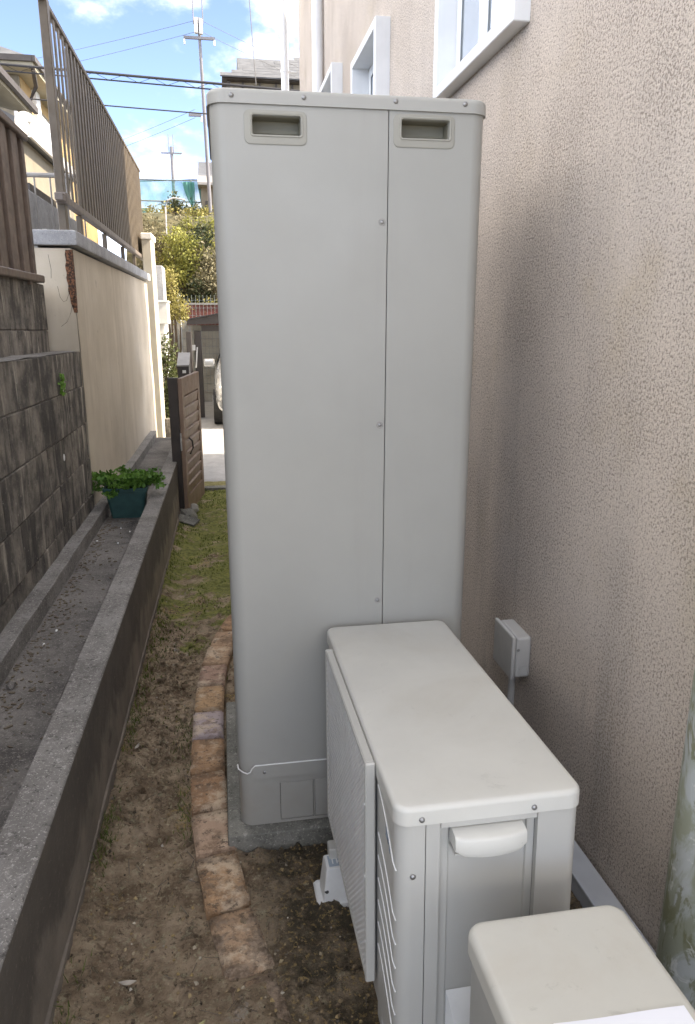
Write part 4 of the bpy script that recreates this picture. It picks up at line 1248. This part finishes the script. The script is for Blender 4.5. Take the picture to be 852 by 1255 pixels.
# ================================================================== GATE AND LETTERBOX
g0, g1 = Vector((-.405, 6.85, 0)), Vector((-.275, 7.72, 0))
gd_ = (g1-g0).normalized(); gn = Vector((gd_.y, -gd_.x, 0))      # face that looks into the passage
gt = thing('gate', 'open brown gate leaf with horizontal louvre slats', 'gate', (g0.x, g0.y, gz(6.85)))
GZ0, GZ1 = gz(6.85)+.015, 1.055
L = (g1-g0).length
def gob(s0, s1, z0, z1, d0, d1):
    c = g0 + gd_*(s0+s1)/2 + gn*(d0+d1)/2; c.z = (z0+z1)/2
    return MB().obox(c, gd_*(s1-s0)/2, gn*(d1-d0)/2, (0, 0, (z1-z0)/2))
gob(-.02, .035, GZ0-.06, GZ1+.005, -.085, -.002).build('gate_post', 'gate_dark', gt, smooth=0)
gob(.0, .09, GZ0, GZ1, 0, .035).build('stile', 'gate_brown', gt, smooth=0)
gob(L-.09, L, GZ0, GZ1, 0, .035).build('stile', 'gate_brown', gt, smooth=0)
gob(.0902, L-.0902, GZ1-.16, GZ1-.001, 0.001, .034).build('rail', 'gate_brown', gt, smooth=0)
gob(.0902, L-.0902, GZ0+.001, GZ0+.17, 0.001, .034).build('rail', 'gate_brown', gt, smooth=0)
nsl = 9; za, zb = GZ0+.175, GZ1-.165; hh = (zb-za)/nsl
for i in range(nsl):
    z = za + hh*(i+.5)
    c = g0 + gd_*L/2 + gn*.016; c.z = z
    MB().obox(c, gd_*(L/2-.091), gn*.012 + Vector((0, 0, -.006)), gn*.007 + Vector((0, 0, hh*.42))).build('slat', 'gate_brown', gt, smooth=0)
gob(.091, L-.091, za, zb, -.004, .0005).build('slat_gap_shade', 'gate_dark', gt, smooth=0)  # dark sheet painting the shadow seen between the slats
m = MB(); c0 = g0 + gd_*.12 + gn*.05
m.tube([c0 + Vector((0, 0, .50)), c0 + gn*.03 + Vector((0, 0, .47)), c0 + gn*.03 + gd_*.03 + Vector((0, 0, .40)), c0 + gd_*.03 + Vector((0, 0, .34))], .009, 6)
m.build('handle', 'gate_dark', gt)
gob(-.021, .012, .40, .56, .0, .01).build('latch_plate', 'steel', gt, smooth=0)

lb = thing('letterbox', 'dark letterbox with a small white label behind the gate', 'letterbox', (-.45, 8.95, .9))
m = MB().prism([(8.86, .86), (8.86, 1.035), (9.30, 1.15), (9.30, .86)], -.515, -.385, 'x'); m.build('box_body', 'gate_dark', lb, smooth=0)
m = MB().obox((-.45, 9.08, 1.1), (.07, 0, 0), (0, .235, .061), (0, -.002, .008)); m.build('lid', 'rail_grey', lb, smooth=0)
MB().box(-.46, -.42, 8.853, 8.859, .955, .990).build('name_plate', 'white_plastic', lb, smooth=0)
MB().box(-.48, -.42, 9.0, 9.08, -.4, .859).build('post', 'gate_dark', lb, smooth=0)

# ================================================================== STREET SIDE, BEHIND
# carport
cp = thing('carport', 'dark brown carport frame across the street beside the car', 'carport', (-.42, 14.5, -.3))
MB().bbox(-.50, -.37, 14.44, 14.56, -.30, 1.33, .01, 1).build('post', 'gate_dark', cp)
m = MB().prism([(-.62, 1.44), (-.60, 1.53), (3.6, 2.28), (3.6, 2.10), (.0, 1.46)], 14.3, 14.42, 'y'); m.build('fascia', 'gate_dark', cp, smooth=0)
m = MB().prism([(-.58, 1.535), (-.58, 1.55), (3.6, 2.30), (3.6, 2.285)], 14.25, 17.2, 'y'); m.build('roof_sheet', 'car_dark', cp, smooth=0)
MB().bbox(3.4, 3.52, 14.44, 14.56, -.30, 2.08, .01, 1).build('post', 'gate_dark', cp)
MB().box(-.36, .9, 14.46, 14.54, 1.32, 1.42).build('beam', 'gate_dark', cp, smooth=0)
m = MB(); m.obox((-.52, 14.42, 1.02), (.035, 0, 0), (0, .02, 0), (0, 0, .05)); m.obox((-.47, 14.415, .84), (.012, 0, 0), (0, .015, 0), (.02, 0, .19)); m.build('latch_bracket', 'white_plastic', cp, smooth=0)
MB().bbox(-.64, -.54, 14.2, 14.3, -.3, 1.32, .01, 1).build('gate_pillar', 'gate_dark', cp)

# car
car = thing('car', 'silver car parked under the dark carport', 'car', (.62, 14.5, -.30))
def car_section(y, w, z0, zs_, zr_, wr):
    return [(-w*.96, y, z0), (-w, y, z0+.18), (-w*.985, y, zs_-.06), (-w*.93, y, zs_), (-wr, y, zr_-.05), (-wr*.85, y, zr_), (wr*.85, y, zr_), (wr, y, zr_-.05), (w*.93, y, zs_), (w*.985, y, zs_-.06), (w, y, z0+.18), (w*.96, y, z0)]
secs = [(-1.85, .55, .30, .55, .58, .5), (-1.75, .74, .22, .68, .72, .66), (-1.45, .81, .2, .84, .90, .74), (-.95, .83, .2, .93, 1.0, .76), (-.35, .83, .2, .97, 1.42, .62), (.3, .83, .2, .98, 1.50, .62), (1.2, .83, .2, .98, 1.46, .61), (1.75, .80, .22, .96, 1.15, .66), (1.88, .74, .3, .85, .95, .6)]
m = MB()
for y, w, z0, zs_, zr_, wr in secs: m.v += car_section(y, w, z0, zs_, zr_, wr)
for i in range(len(secs)-1):
    m.f += [(i*12+j, i*12+(j+1) % 12, (i+1)*12+(j+1) % 12, (i+1)*12+j) for j in range(12)]
m.f += [tuple(range(12)), tuple(range((len(secs)-1)*12, len(secs)*12))[::-1]]
cb = m.build('body', 'car_paint', car, local=True, smooth=50)
sd = cb.modifiers.new('sub', 'SUBSURF'); sd.levels = 1; sd.render_levels = 1
MB().add([(-.66, -.90, 1.015), (.66, -.90, 1.015), (.54, -.38, 1.395), (-.54, -.38, 1.395)], [(0, 1, 2, 3)]).build('windscreen', 'glass_dark', car, local=True, smooth=0)
for s_ in (-1, 1):
    MB().add([(s_*.80, -.5, 1.0), (s_*.80, 1.3, 1.0), (s_*.655, 1.1, 1.38), (s_*.655, -.25, 1.38)], [(0, 1, 2, 3)]).build('side_window', 'glass_dark', car, local=True, smooth=0)
    mi = MB().bbox(s_*.90-.10, s_*.90+.10, -.62, -.50, .98, 1.13, .03, 2).build('mirror', 'car_paint', car, local=True)
    MB().bbox(s_*.90-.085, s_*.90+.085, -.505, -.49, .995, 1.115, .004, 1).build('mirror_glass', 'glass_dark', mi, local=True)
    MB().bbox(s_*.60-.14, s_*.60+.14, -1.80, -1.62, .58, .72, .03, 2).build('headlight', 'dish', car, local=True)
    for y in (-1.15, 1.2):
        wh = MB().tube([(s_*.70, y, .31), (s_*.845, y, .31)], .31, 24).build('wheel', 'rubber', car, local=True)
        MB().tube([(s_*.84, y, .31), (s_*.852, y, .31)], .20, 20).build('rim', 'steel', wh, local=True)
MB().bbox(-.45, .45, -1.875, -1.76, .30, .46, .02, 1).build('grille', 'car_dark', car, local=True)
for s_ in (-1, 1):
    m = MB(); m.tube([(s_*.62+.13*math.cos(q), -1.80+.06*abs(math.cos(q)), .42+.12*math.sin(q)) for q in np.linspace(R(100), R(260), 9)], .018, 6); m.build('bumper_trim', 'dish', car, local=True)
car.location = (.66, 14.72, -.30)

# light block wall behind the carport
rw = thing('far_block_wall', 'pale grey block wall behind the carport and car', 'wall', (0, 17.2, -.3))
for r in range(9):
    z0 = -.3 + .2*r; x = -1.4 - (.2 if r % 2 else 0)
    while x < 3.2:
        MB().bbox(x+.004, x+.396, 17.2+random.uniform(-.004, .004), 17.35, z0+.004, z0+.196, .006, 1).build('block', 'lightblock', rw, smooth=0)
        x += .4
MB().box(-1.6, 3.4, 17.209, 17.4, -.3, 1.495).build('mortar', 'lightblock', rw, smooth=0)

# hillside
m = MB(); nx, ny = 60, 40
for j in range(ny+1):
    y = 17.4 + 10*j/ny
    for i in range(nx+1):
        x = -2.2 + 16*i/nx
        f = min(1, max(0, (y-17.6)/3.6))
        z = 1.42 + 2.75*(f*f*(3-2*f)) + .12*noise.noise(Vector((x*.9, y*.9, 2)))
        m.v.append((x, y, z))
for j in range(ny):
    for i in range(nx):
        a = j*(nx+1)+i; m.f.append((a, a+1, a+nx+2, a+nx+1))
M['hill'] = concrete('hill_earth', (.06, .06, .03), (.13, .115, .06), (.035, .035, .02), .2, .6)
struct('hillside', m, 'hill', smooth=180)
struct('far_hill', MB().box(-3, 40, 27.4, 70, -.6, 4.15), 'ground')

def shrub(name, label, mat, blobs, n, size, base, group='shrubs on the bank across the street', up=.2, stem='bark'):
    """blobs: (x,y,z,rx,ry,rz) clumps; leaves are spread through them, denser at the rim"""
    t_ = thing(name, label, 'shrub', base, (0, 0, 0), group)
    tot = sum(b[3]*b[5] for b in blobs); cs, tn = [], []
    for b in blobs:
        k = int(n*b[3]*b[5]/tot)
        # small twig clusters inside the blob
        nc = max(6, k//14)
        d = rng.normal(size=(nc, 3)); d /= np.linalg.norm(d, axis=1, keepdims=True)
        cc = d * (rng.random((nc, 1))**.45) * np.array(b[3:6]) + np.array(b[:3])
        tone = rng.random(nc)
        idx = rng.integers(0, nc, k)
        cs.append(cc[idx] + rng.normal(size=(k, 3))*size*1.1); tn.append(np.clip(tone[idx]*.75 + rng.random(k)*.35, 0, 1))
    cs = np.concatenate(cs); tn = np.concatenate(tn)
    leaf_object('foliage', mat, leaves(cs, size, up), tn, t_)
    m_ = MB()
    for b in blobs:
        p0 = Vector(base)
        for q in range(3):
            p1 = Vector((b[0]+random.uniform(-.5, .5)*b[3], b[1]+random.uniform(-.4, .4)*b[4], b[2]+random.uniform(-.2, .6)*b[5]))
            m_.tube([p0, (p0+p1)/2 + Vector((random.uniform(-.1, .1), 0, .1)), p1], [.03, .02, .008], 5)
    m_.build('stem', stem, t_)
    return t_
shrub('shrub', 'lime yellow leafy shrub high on the bank below the green net', 'leaf_lime', [(-.95, 18.8, 3.25, .38, .4, .35), (-.62, 18.6, 2.95, .34, .4, .40), (-.78, 18.5, 2.55, .28, .35, .3), (-1.15, 19.0, 2.75, .3, .3, .4)], 4200, .07, (-.8, 18.9, 1.9))
shrub('shrub', 'greyish twiggy shrub beside the edge of the tall tank', 'leaf_grey', [(-.25, 18.6, 2.75, .42, .45, .45), (-.15, 18.2, 2.2, .4, .4, .42), (.4, 18.7, 2.6, .5, .5, .6)], 3600, .08, (.0, 18.6, 1.7))
shrub('shrub', 'dark bush low on the bank behind the carport', 'leaf_dark', [(-.42, 18.1, 2.0, .3, .3, .4), (-.12, 18.0, 1.65, .3, .3, .25), (-.95, 18.3, 1.9, .3, .3, .35)], 2400, .07, (-.4, 18.2, 1.5))
shrub('shrub', 'bright yellow bush leaning over the wire mesh fence', 'leaf_yellow', [(-1.0, 14.9, 2.02, .20, .25, .22), (-.80, 14.8, 1.72, .19, .2, .25), (-.93, 14.9, 2.3, .14, .2, .16), (-1.12, 15.0, 1.75, .14, .2, .2)], 3200, .05, (-.98, 15.0, .0))
shrub('shrub', 'green climber at the foot of the wire mesh fence', 'leaf_ivy', [(-.86, 12.25, .95, .12, .12, .35), (-.80, 12.2, .50, .12, .12, .3), (-.93, 12.2, .2, .10, .12, .3), (-.78, 12.2, .05, .12, .12, .25)], 2600, .05, (-.86, 12.25, -.3))  # dark leaf tone carries the shade over the pillar foot
shrub('shrub', 'dry low shrub under the yellowish house wall at the net', 'leaf_yellow', [(-.6, 22.2, 4.32, .5, .4, .16), (-1.5, 22.4, 4.38, .4, .4, .2), (-.1, 22.2, 4.3, .4, .4, .2)], 1400, .07, (-.7, 22.3, 4.0))
shrub('tree', 'small dark conifer rising behind the arched pipe on the bank', 'leaf_dark', [(-1.05, 22.8, 4.42, .45, .4, .22), (-1.12, 22.8, 4.62, .10, .10, .26), (-.4, 23, 4.4, .5, .4, .2)], 2400, .08, (-1.1, 22.8, 4.0), 'shrubs on the bank across the street')
bpy.data.objects['tree']['category'] = 'tree'

shrub('shrub', 'olive bush spread along the top of the bank right of the arched pipe', 'leaf_lime', [(-.55, 20.5, 3.75, .5, .4, .35), (.1, 20.6, 3.7, .6, .4, .4), (-.2, 20.0, 3.3, .5, .4, .35)], 3600, .075, (-.2, 20.5, 3.2))
shrub('shrub', 'brownish leafless thicket at the left of the bank', 'leaf_grey', [(-1.5, 19.6, 3.3, .4, .4, .45), (-1.55, 19.2, 2.6, .35, .4, .5), (-1.3, 19.3, 3.3, .3, .3, .3), (-1.75, 20.4, 3.78, .5, .4, .22), (-.9, 21.0, 3.95, .6, .4, .2)], 3600, .07, (-1.5, 19.5, 2.0))
shrub('shrub', 'dark green bush between the lime shrub and the tank edge', 'leaf_dark', [(-.45, 18.9, 3.2, .3, .3, .3), (-.35, 19.4, 3.5, .35, .3, .3), (.6, 19.2, 3.3, .5, .4, .5)], 2600, .075, (-.3, 19.2, 2.5))
shrub('shrub', 'straw coloured weeds low on the bank above the block wall', 'leaf_yellow', [(-.3, 17.9, 1.75, .5, .25, .22), (-1.2, 17.9, 1.75, .4, .25, .3), (.4, 17.9, 1.8, .5, .25, .25)], 2200, .055, (-.4, 17.9, 1.4))

# arched pipe on the bank
m = MB(); m.tube([(-1.22, 19.6, 3.2), (-1.20, 19.6, 4.15), (-1.14, 19.6, 4.30), (-1.0, 19.6, 4.36), (-.72, 19.6, 4.32)], .022, 8)
tag(m.build('arched_pipe', 'steel'), 'thin arched pale pipe standing on the bank among the shrubs', 'pipe')

# wire mesh fence
mf = thing('mesh_fence', 'white wire mesh fence in front of the bank', 'fence', (-.7, 14.1, 0))
for x in (-.80, .35):
    MB().tube([(x, 15.6, -.3), (x, 15.6, 2.02)], .024, 8).build('post', 'white_plastic', mf)
m = MB()
for x in np.arange(-1.3, .8, .075): m.tube([(x, 15.6, .1), (x, 15.6, 2.0)], .0028, 4)
for z in np.arange(.1, 2.05, .15): m.tube([(-1.3, 15.605, z), (.8, 15.605, z)], .0035, 4)
o = m.build('wire_mesh', 'netbar', mf); o['kind'] = 'stuff'

# red boards behind
rb = thing('red_fence', 'low red board fence glimpsed beside the edge of the tall tank', 'fence', (.2, 16.9, 1.5))
for i in range(12):
    MB().bbox(-.72+.2*i, -.72+.2*i+.195, 16.9, 16.93, 1.40, 1.83, .004, 1).build('board', 'red', rb)
MB().box(-.75, 1.75, 16.88, 16.95, 1.832, 1.87).build('top_rail', 'rail_grey', rb, smooth=0)
for x in (-.7, 1.6): MB().box(x, x+.05, 16.94, 16.99, -.3, 1.83).build('post', 'rail_grey', rb, smooth=0)

# white pillar and gate post at the end of the cream wall
pw = thing('white_pillar', 'tall white painted pillar at the end of the slat fence', 'pillar', (-1.1, 11.4, -.5))
MB().bbox(-1.028, -.90, 11.05, 11.62, -.6, 2.62, .01, 1).build('shaft', 'pale_wall', pw)
MB().bbox(-1.033, -.88, 11.02, 11.65, 2.62, 2.70, .01, 1).build('cap', 'white_paint', pw)
gp_ = thing('gate_pillar', 'white gate pillar with a wide cap in front of the yellow bush', 'pillar', (-.95, 12.5, -.3))
MB().bbox(-1.13, -.885, 12.42, 12.75, -.4, 1.47, .008, 1).build('shaft', 'white_paint', gp_)
MB().bbox(-1.19, -.815, 12.36, 12.81, 1.472, 1.80, .01, 1).build('cap_block', 'white_paint', gp_)
MB().bbox(-1.21, -.80, 12.34, 12.83, 1.802, 1.83, .004, 1).build('coping', 'white_paint', gp_)
gw = tag(MB().bbox(-1.10, -.93, 13.4, 14.0, -.3, 2.42, .01, 1).build('grey_panel', 'cap'), 'bluish grey upright panel between the white pillar and the yellow bush', 'panel')
lw = tag(MB().bbox(-.86, -.52, 10.9, 11.0, -.6, .16, .01, 1).build('low_wall', 'block'), 'low dark block wall end beyond the gutter', 'wall')

# green net fence
nf = thing('net_fence', 'tall green netting fence on the hill in the distance', 'fence', (-1.2, 25, 4.15))
xs_ = [-2.6, -.72, .2]
for x in xs_: MB().tube([(x, 25, 4.0), (x, 25, 5.66)], .03, 8).build('post', 'netbar', nf)
for z in (5.62, 5.03, 4.45): MB().tube([(-2.6, 25, z), (.9, 25, z + (.02 if z > 5.5 else -.03))], .022, 6).build('rail', 'netbar', nf)
m = MB()
for i in range(20):
    for j in range(8): m.v.append((-2.6 + 3.4*i/19, 25.03 + .05*noise.noise(Vector((i*.9, j*.6, 0))), 4.05 + 1.56*j/7))
m.f += [(i*8+j, (i+1)*8+j, (i+1)*8+j+1, i*8+j+1) for i in range(19) for j in range(7)]
m.build('netting', 'net', nf, smooth=180)
m = MB()
for i in range(10):
    for j in range(8):
        f = j/7; x0 = -.95 + .30*(1-f)**1.5
        m.v.append((x0 + (.36-.30*(1-f)**1.5+.0)*i/9 - .02, 24.93+.05*math.sin(i*1.9), 4.72 + .86*f))
m.f += [(i*8+j, (i+1)*8+j, (i+1)*8+j+1, i*8+j+1) for i in range(9) for j in range(7)]
m.build('torn_net', 'net_dense', nf, smooth=180)
m = MB()
for i in range(8):
    for j in range(6): m.v.append((-2.6 + .62*i/7, 24.6 + .06*math.sin(i*2.1+j), 4.0 + .78*j/5 - .03*i/7))
m.f += [(i*6+j, (i+1)*6+j, (i+1)*6+j+1, i*6+j+1) for i in range(7) for j in range(5)]
m.build('folded_net', 'net_dense', nf, smooth=180)

# house sliver beside the tank, behind the net
sh = thing('hill_house', 'pale house on the hill half hidden by the tall tank', 'house', (1, 26, 4.15))
MB().box(-.42, 3.2, 24.6, 29, 4.0, 5.45).build('wall', 'beige_wall', sh, smooth=0)
MB().prism([(24.2, 5.40), (24.2, 5.47), (26.8, 6.5), (29.4, 5.47), (29.4, 5.40)], -.50, 3.5, 'x').build('roof', 'rail_grey', sh, smooth=0)
MB().box(-.30, -.1, 24.55, 24.598, 3.95, 5.0).build('door', 'gate_dark', sh, smooth=0)
MB().box(-.428, -.30, 24.50, 24.60, 4.45, 4.75).build('meter_box', 'steel', sh, smooth=0)

# house whose roof rises behind the tank
rh = thing('tiled_house', 'house with a grey tiled roof rising behind the tall tank', 'house', (3, 26, 3.9))
MB().box(.55, 9, 25, 32, 3.9, 8.42).build('wall', 'beige_wall', rh, smooth=0)
MB().box(.50, .60, 24.9, 25.05, 3.9, 8.42).build('corner_board', 'gate_dark', rh, smooth=0)
for x in (.95, 1.45, 1.95, 2.45): MB().box(x, x+.05, 24.93, 24.998, 7.4, 8.41).build('mullion', 'gate_dark', rh, smooth=0)
MB().box(.602, 2.6, 24.94, 24.997, 8.00, 8.06).build('transom', 'gate_dark', rh, smooth=0)
MB().box(.35, 9.2, 24.7, 32.3, 8.425, 8.50).build('eaves', 'gate_dark', rh, smooth=0)
for r in range(9):
    y0 = 24.6 + .33*r; z0 = 8.505 + .17*r
    x0 = .30 + .35*r
    MB().obox(((x0+9.2)/2, y0+.18, z0+.05), ((9.2-x0)/2, 0, 0), (0, .19, .095), (0, -.008, .018)).build('tile_course', 'roof', rh, smooth=0)
MB().prism([(24.9, 8.51), (27.6, 9.85), (32, 8.51)], .9, 9, 'x').build('roof_core', 'roof', rh, smooth=0)
m = MB().add([(.05, 24.6, 7.85), (.45, 24.6, 8.05), (.9, 24.6, 8.05), (.9, 27, 8.55), (.45, 27, 8.05), (.05, 27, 7.85)], [(0, 1, 2, 3, 4, 5)])
MB().prism([(-.15, 7.60), (.30, 7.99), (.499, 8.05), (.499, 7.60)], 24.5, 27, 'y').build('side_roof', 'roof', rh, smooth=0)

# neighbouring yellow house, upper left
nh = thing('yellow_house', 'yellow rendered house with grey hipped roof above the brown fences', 'house', (-5, 18, 2.05))
ez = 6.03
MB().box(-9, -3.60, 16.6, 25, 2.0, ez+.02).build('wall', 'yellow_wall', nh, smooth=0)
MB().box(-9, -3.61, 16.52, 16.598, 2.0, ez+.01).build('gable_panel', 'beige_wall', nh, smooth=0)
m = MB().add([(-9.5, 16.0, ez+.18), (-3.22, 16.0, ez+.18), (-3.22, 25.6, ez+.18), (-9.5, 25.6, ez+.18), (-6.3, 19.0, ez+1.75), (-6.3, 22.6, ez+1.75)], [(0, 1, 4), (1, 2, 5, 4), (2, 3, 5), (3, 0, 4, 5)])
m.build('roof', 'roof', nh, smooth=0)
m = MB().box(-9.5, -3.22, 16.0, 25.6, ez+.02, ez+.178); m.build('soffit', 'soffit', nh, smooth=0)
MB().box(-3.218, -3.16, 15.95, 25.65, ez+.10, ez+.20).build('gutter', 'gate_dark', nh, smooth=0)
MB().box(-9.5, -3.222, 15.94, 15.998, ez+.10, ez+.20).build('gutter', 'gate_dark', nh, smooth=0)
MB().box(-3.598, -3.54, 17.9, 19.2, 5.0, 5.75).build('window', 'glass_dark', nh, smooth=0)
MB().box(-3.605, -3.52, 17.5, 17.88, 4.75, 6.2).build('shutter', 'window_white', nh, smooth=0)
MB().tube([(-3.50, 16.7, 2.1), (-3.50, 16.7, 5.6), (-3.3, 16.5, 5.85), (-3.24, 16.1, 6.03)], .04, 8).build('downpipe', 'gate_dark', nh)
# lower porch roof running away from the camera
MB().prism([(-5.2, 5.22), (-5.2, 5.35), (-2.78, 4.73), (-2.78, 4.63)][::-1], 10.7, 13.4, 'y').build('porch_roof', 'soffit', nh, smooth=0)
MB().prism([(-5.2, 5.355), (-5.2, 5.40), (-2.76, 4.79), (-2.76, 4.735)][::-1], 10.65, 13.45, 'y').build('porch_sheet', 'steel', nh, smooth=0)
MB().box(-2.756, -2.69, 10.65, 13.45, 4.67, 4.76).build('gutter', 'gate_dark', nh, smooth=0)
MB().box(-2.95, -2.88, 13.2, 13.28, 2.05, 4.64).build('porch_post', 'rail_grey', nh, smooth=0)
# annex with sloping edge
m = MB().prism([(-6, 2.05), (-6, 5.6), (-2.62, 4.0), (-2.62, 2.05)], 10.95, 15.4, 'y'); m.build('annex', 'beige_wall', nh, smooth=0)
m = MB().prism([(-6, 5.61), (-6, 5.72), (-2.48, 4.06), (-2.48, 3.95)], 10.9, 15.5, 'y'); m.build('annex_roof', 'roof', nh, smooth=0)
MB().box(-2.478, -2.44, 10.9, 15.5, 3.96, 4.12).build('annex_fascia', 'steel', nh, smooth=0)
lt = thing('lean_to', 'low corrugated lean-to roof beside the railing on the terrace', 'shed', (-2.4, 9.6, 2.1))
MB().prism([(-4.0, 3.5), (-4.0, 3.55), (-2.0, 2.96), (-2.0, 2.91)], 9.0, 10.3, 'y').build('roof_sheet', 'rail_grey', lt, smooth=0)
MB().box(-1.998, -1.96, 8.98, 10.32, 2.88, 2.98).build('gutter', 'gate_dark', lt, smooth=0)
for q in (9.05, 10.2): MB().box(-2.12, -2.06, q, q+.05, 2.1, 2.91).build('post', 'rail_grey', lt, smooth=0)
tag(MB().bbox(-5.0, -1.75, 8.6, 8.95, 2.1, 2.48, .01, 1).build('step', 'white_paint'), 'pale low step behind the thin metal railing', 'step')

tag(MB().bbox(-1.95, -1.80, 7.4, 11.2, 2.0, 2.80, .01, 1).build('low_wall', 'cap'), 'pale grey low wall seen through the gap under the slat fence', 'wall')

dsh = thing('satellite_dish', 'round white satellite dish beside the yellow house', 'dish', (-2.25, 10.9, 2.1))
m = MB(); rings = []
ctr = Vector((-2.30, 10.72, 3.93)); ax = Vector((.42, -.86, .28)).normalized(); eu = ax.cross(Vector((0, 0, 1))).normalized(); ev = eu.cross(ax)
n = 24
for rr, dd in ((.002, .036), (.05, .033), (.10, .022), (.145, .004), (.150, .0), (.150, -.006), (.142, -.004), (.10, .015), (.05, .027), (.002, .03)):
    rings.append([ctr - ax*dd + eu*rr*.92*math.cos(2*math.pi*q/n) + ev*rr*1.08*math.sin(2*math.pi*q/n) for q in range(n)])
m.add([p for q in rings for p in q], [(j_*n+q, j_*n+(q+1) % n, (j_+1)*n+(q+1) % n, (j_+1)*n+q) for j_ in range(len(rings)-1) for q in range(n)])
m.build('reflector', 'dish', dsh)
MB().tube([ctr - ax*.05, ctr - ax*.12, (-2.52, 10.95, 3.80)], .016, 8).build('bracket_arm', 'rail_grey', dsh)
MB().tube([ctr - ev*.14, ctr + ax*.13 - ev*.03], .007, 6).build('feed_arm', 'rail_grey', dsh)
MB().tube([ctr + ax*.12 - ev*.03, ctr + ax*.16 - ev*.035], .022, 10).build('feed_horn', 'rail_grey', dsh)

rl = thing('railing', 'thin grey metal railing on the terrace behind the fences', 'railing', (-1.8, 8, 2.1))
m0 = Vector((-2.1, 8.0, 0)); m1 = Vector((-1.25, 8.0, 0))
def rp_(f): return m0 + (m1-m0)*f
MB().tube([rp_(-1.5)+Vector((0, 0, 2.90)), rp_(1)+Vector((0, 0, 2.90))], .022, 8).build('handrail', 'rail_grey', rl)
MB().tube([rp_(-1.5)+Vector((0, 0, 2.25)), rp_(1)+Vector((0, 0, 2.25))], .010, 6).build('bottom_rail', 'rail_grey', rl)
for f in np.arange(-1.4, 1.01, .17): MB().tube([rp_(f)+Vector((0, 0, 2.1)), rp_(f)+Vector((0, 0, 2.90))], .008, 6).build('baluster', 'rail_grey', rl)

# ---- utility poles and cables
def upole(x, y, ztop, r, label, arms, lean=0):
    p = thing('utility_pole', label, 'utility pole', (x, y, 2.0), (0, 0, 0), 'utility poles in the distance')
    top = Vector((x-lean, y, ztop))
    MB().tube([(x, y, 0), top], [r, r*.62], 12).build('pole_shaft', 'pole', p)
    for dz, w, ox in arms:
        c = top + Vector((ox, -.05, -dz))
        a = MB().obox(c, (w/2, 0, 0), (0, .03, 0), (0, 0, .032)).build('crossarm', 'pole', p, smooth=0)
        for s_ in (-.95, .95) if w > .5 else (.95,): MB().tube([c + Vector((s_*w/2, 0, -.02)), c + Vector((s_*w/2, 0, -.16))], .028, 6).build('insulator', 'steel', a)
    return p, top
p1, top1 = upole(-.06, 22, 9.05, .062, 'tall grey utility pole with antenna rods behind the tank', [(.48, .80, -.0), (2.30, .34, -.2)], .17)
m = MB()
for dx in (-.13, .11): m.tube([(top1.x+dx, 22, 8.9), (top1.x+dx, 22, 10.6)], .016, 6)
m.tube([(top1.x-.13, 22, 9.65), (top1.x+.11, 22, 9.65)], .010, 6); m.build('antenna', 'pole', p1)
for dx, dz in ((-.07, -.13), (.05, -.15)): MB().bbox(top1.x+dx-.045, top1.x+dx+.045, 21.86, 21.96, 8.66+dz+.13, 9.02+dz+.13, .01, 1).build('transformer', 'steel', p1)
p2, top2 = upole(-2.0, 40, 9.55, .12, 'small utility pole farther away above the green net', [(.30, 1.0, .0)])
m = MB()
for dx in (-.12, .10): m.tube([(top2.x+dx, 40, 9.3), (top2.x+dx, 40, 10.1)], .022, 6)
m.build('antenna', 'pole', p2)
m = MB(); m.tube([(-1.6, 34, 4), (-1.6, 34, 5.95), (-1.6, 34, 5.9)], .05, 6)

ncab = 0
def cable(a, b, sag, r, label, hanger=0):
    a, b = Vector(a), Vector(b); n = 28
    pts = [a + (b-a)*(i/n) + Vector((0, 0, -sag*4*(i/n)*(1-i/n))) for i in range(n+1)]
    if not hanger:
        o = MB().tube(pts, r*(.8 if r < .01 else 1), 5).build('cable', 'wire_thin' if r < .01 else 'wire')
        return tag(o, label, 'cable', 'overhead cables')
    t_ = thing('cable', label, 'cable', a, (0, 0, 0), 'overhead cables')
    MB().tube(pts, r, 6).build('bundle', 'wire', t_)
    low = [p + Vector((0, 0, -hanger)) for p in pts]; MB().tube(low, r*.6, 5).build('messenger_wire', 'wire', t_)
    m_ = MB(); k = 60; zz = []
    for i in range(k+1):
        f = i/k; p = a + (b-a)*f + Vector((0, 0, -sag*4*f*(1-f) - (hanger if i % 2 else 0))); zz.append(p)
    m_.tube(zz, .004, 4); m_.build('lashing', 'wire', t_)
    return t_
cable((-9, 15.2, 6.05), (6, 14.6, 5.32), .0, .022, 'thick lashed cable crossing the sky just above the tank top', .10)
cable((-8, 15.5, 5.65), (3, 14.8, 5.02), .06, .012, 'single black cable below the lashed cable')
cable((-14, 24, 6.7), (top1.x-.1, 22, 8.98), .25, .007, 'highest thin wire reaching the pole from the left')
cable((-14, 24, 6.35), (top1.x-.1, 22, 8.72), .25, .007, 'thin wire reaching the pole just under the highest one')
cable((top1.x+.1, 22, 8.98), (9, 25, 6.9), .15, .007, 'thin wire leaving the pole top towards the tiled roof')
cable((top1.x+.1, 22, 8.72), (9, 25, 6.6), .15, .007, 'lower thin wire leaving the pole towards the tiled roof')
cable((-12, 31, 5.1), (top1.x-.2, 22.2, 6.75), .30, .007, 'thin slanting wire low over the green net')
cable((-11, 38, 7.4), (top1.x-.2, 22.2, 6.95), .3, .007, 'thin nearly level wire to the small pole arm')
cable((-13, 30, 6.2), (-.1, 26.5, 5.95), .15, .012, 'wire just above the top of the green net fence')
cable((.56, 12, 6.6), (.67, 12.2, 4.9), -.0, .008, 'short steep wire dropping to the tiled roof')
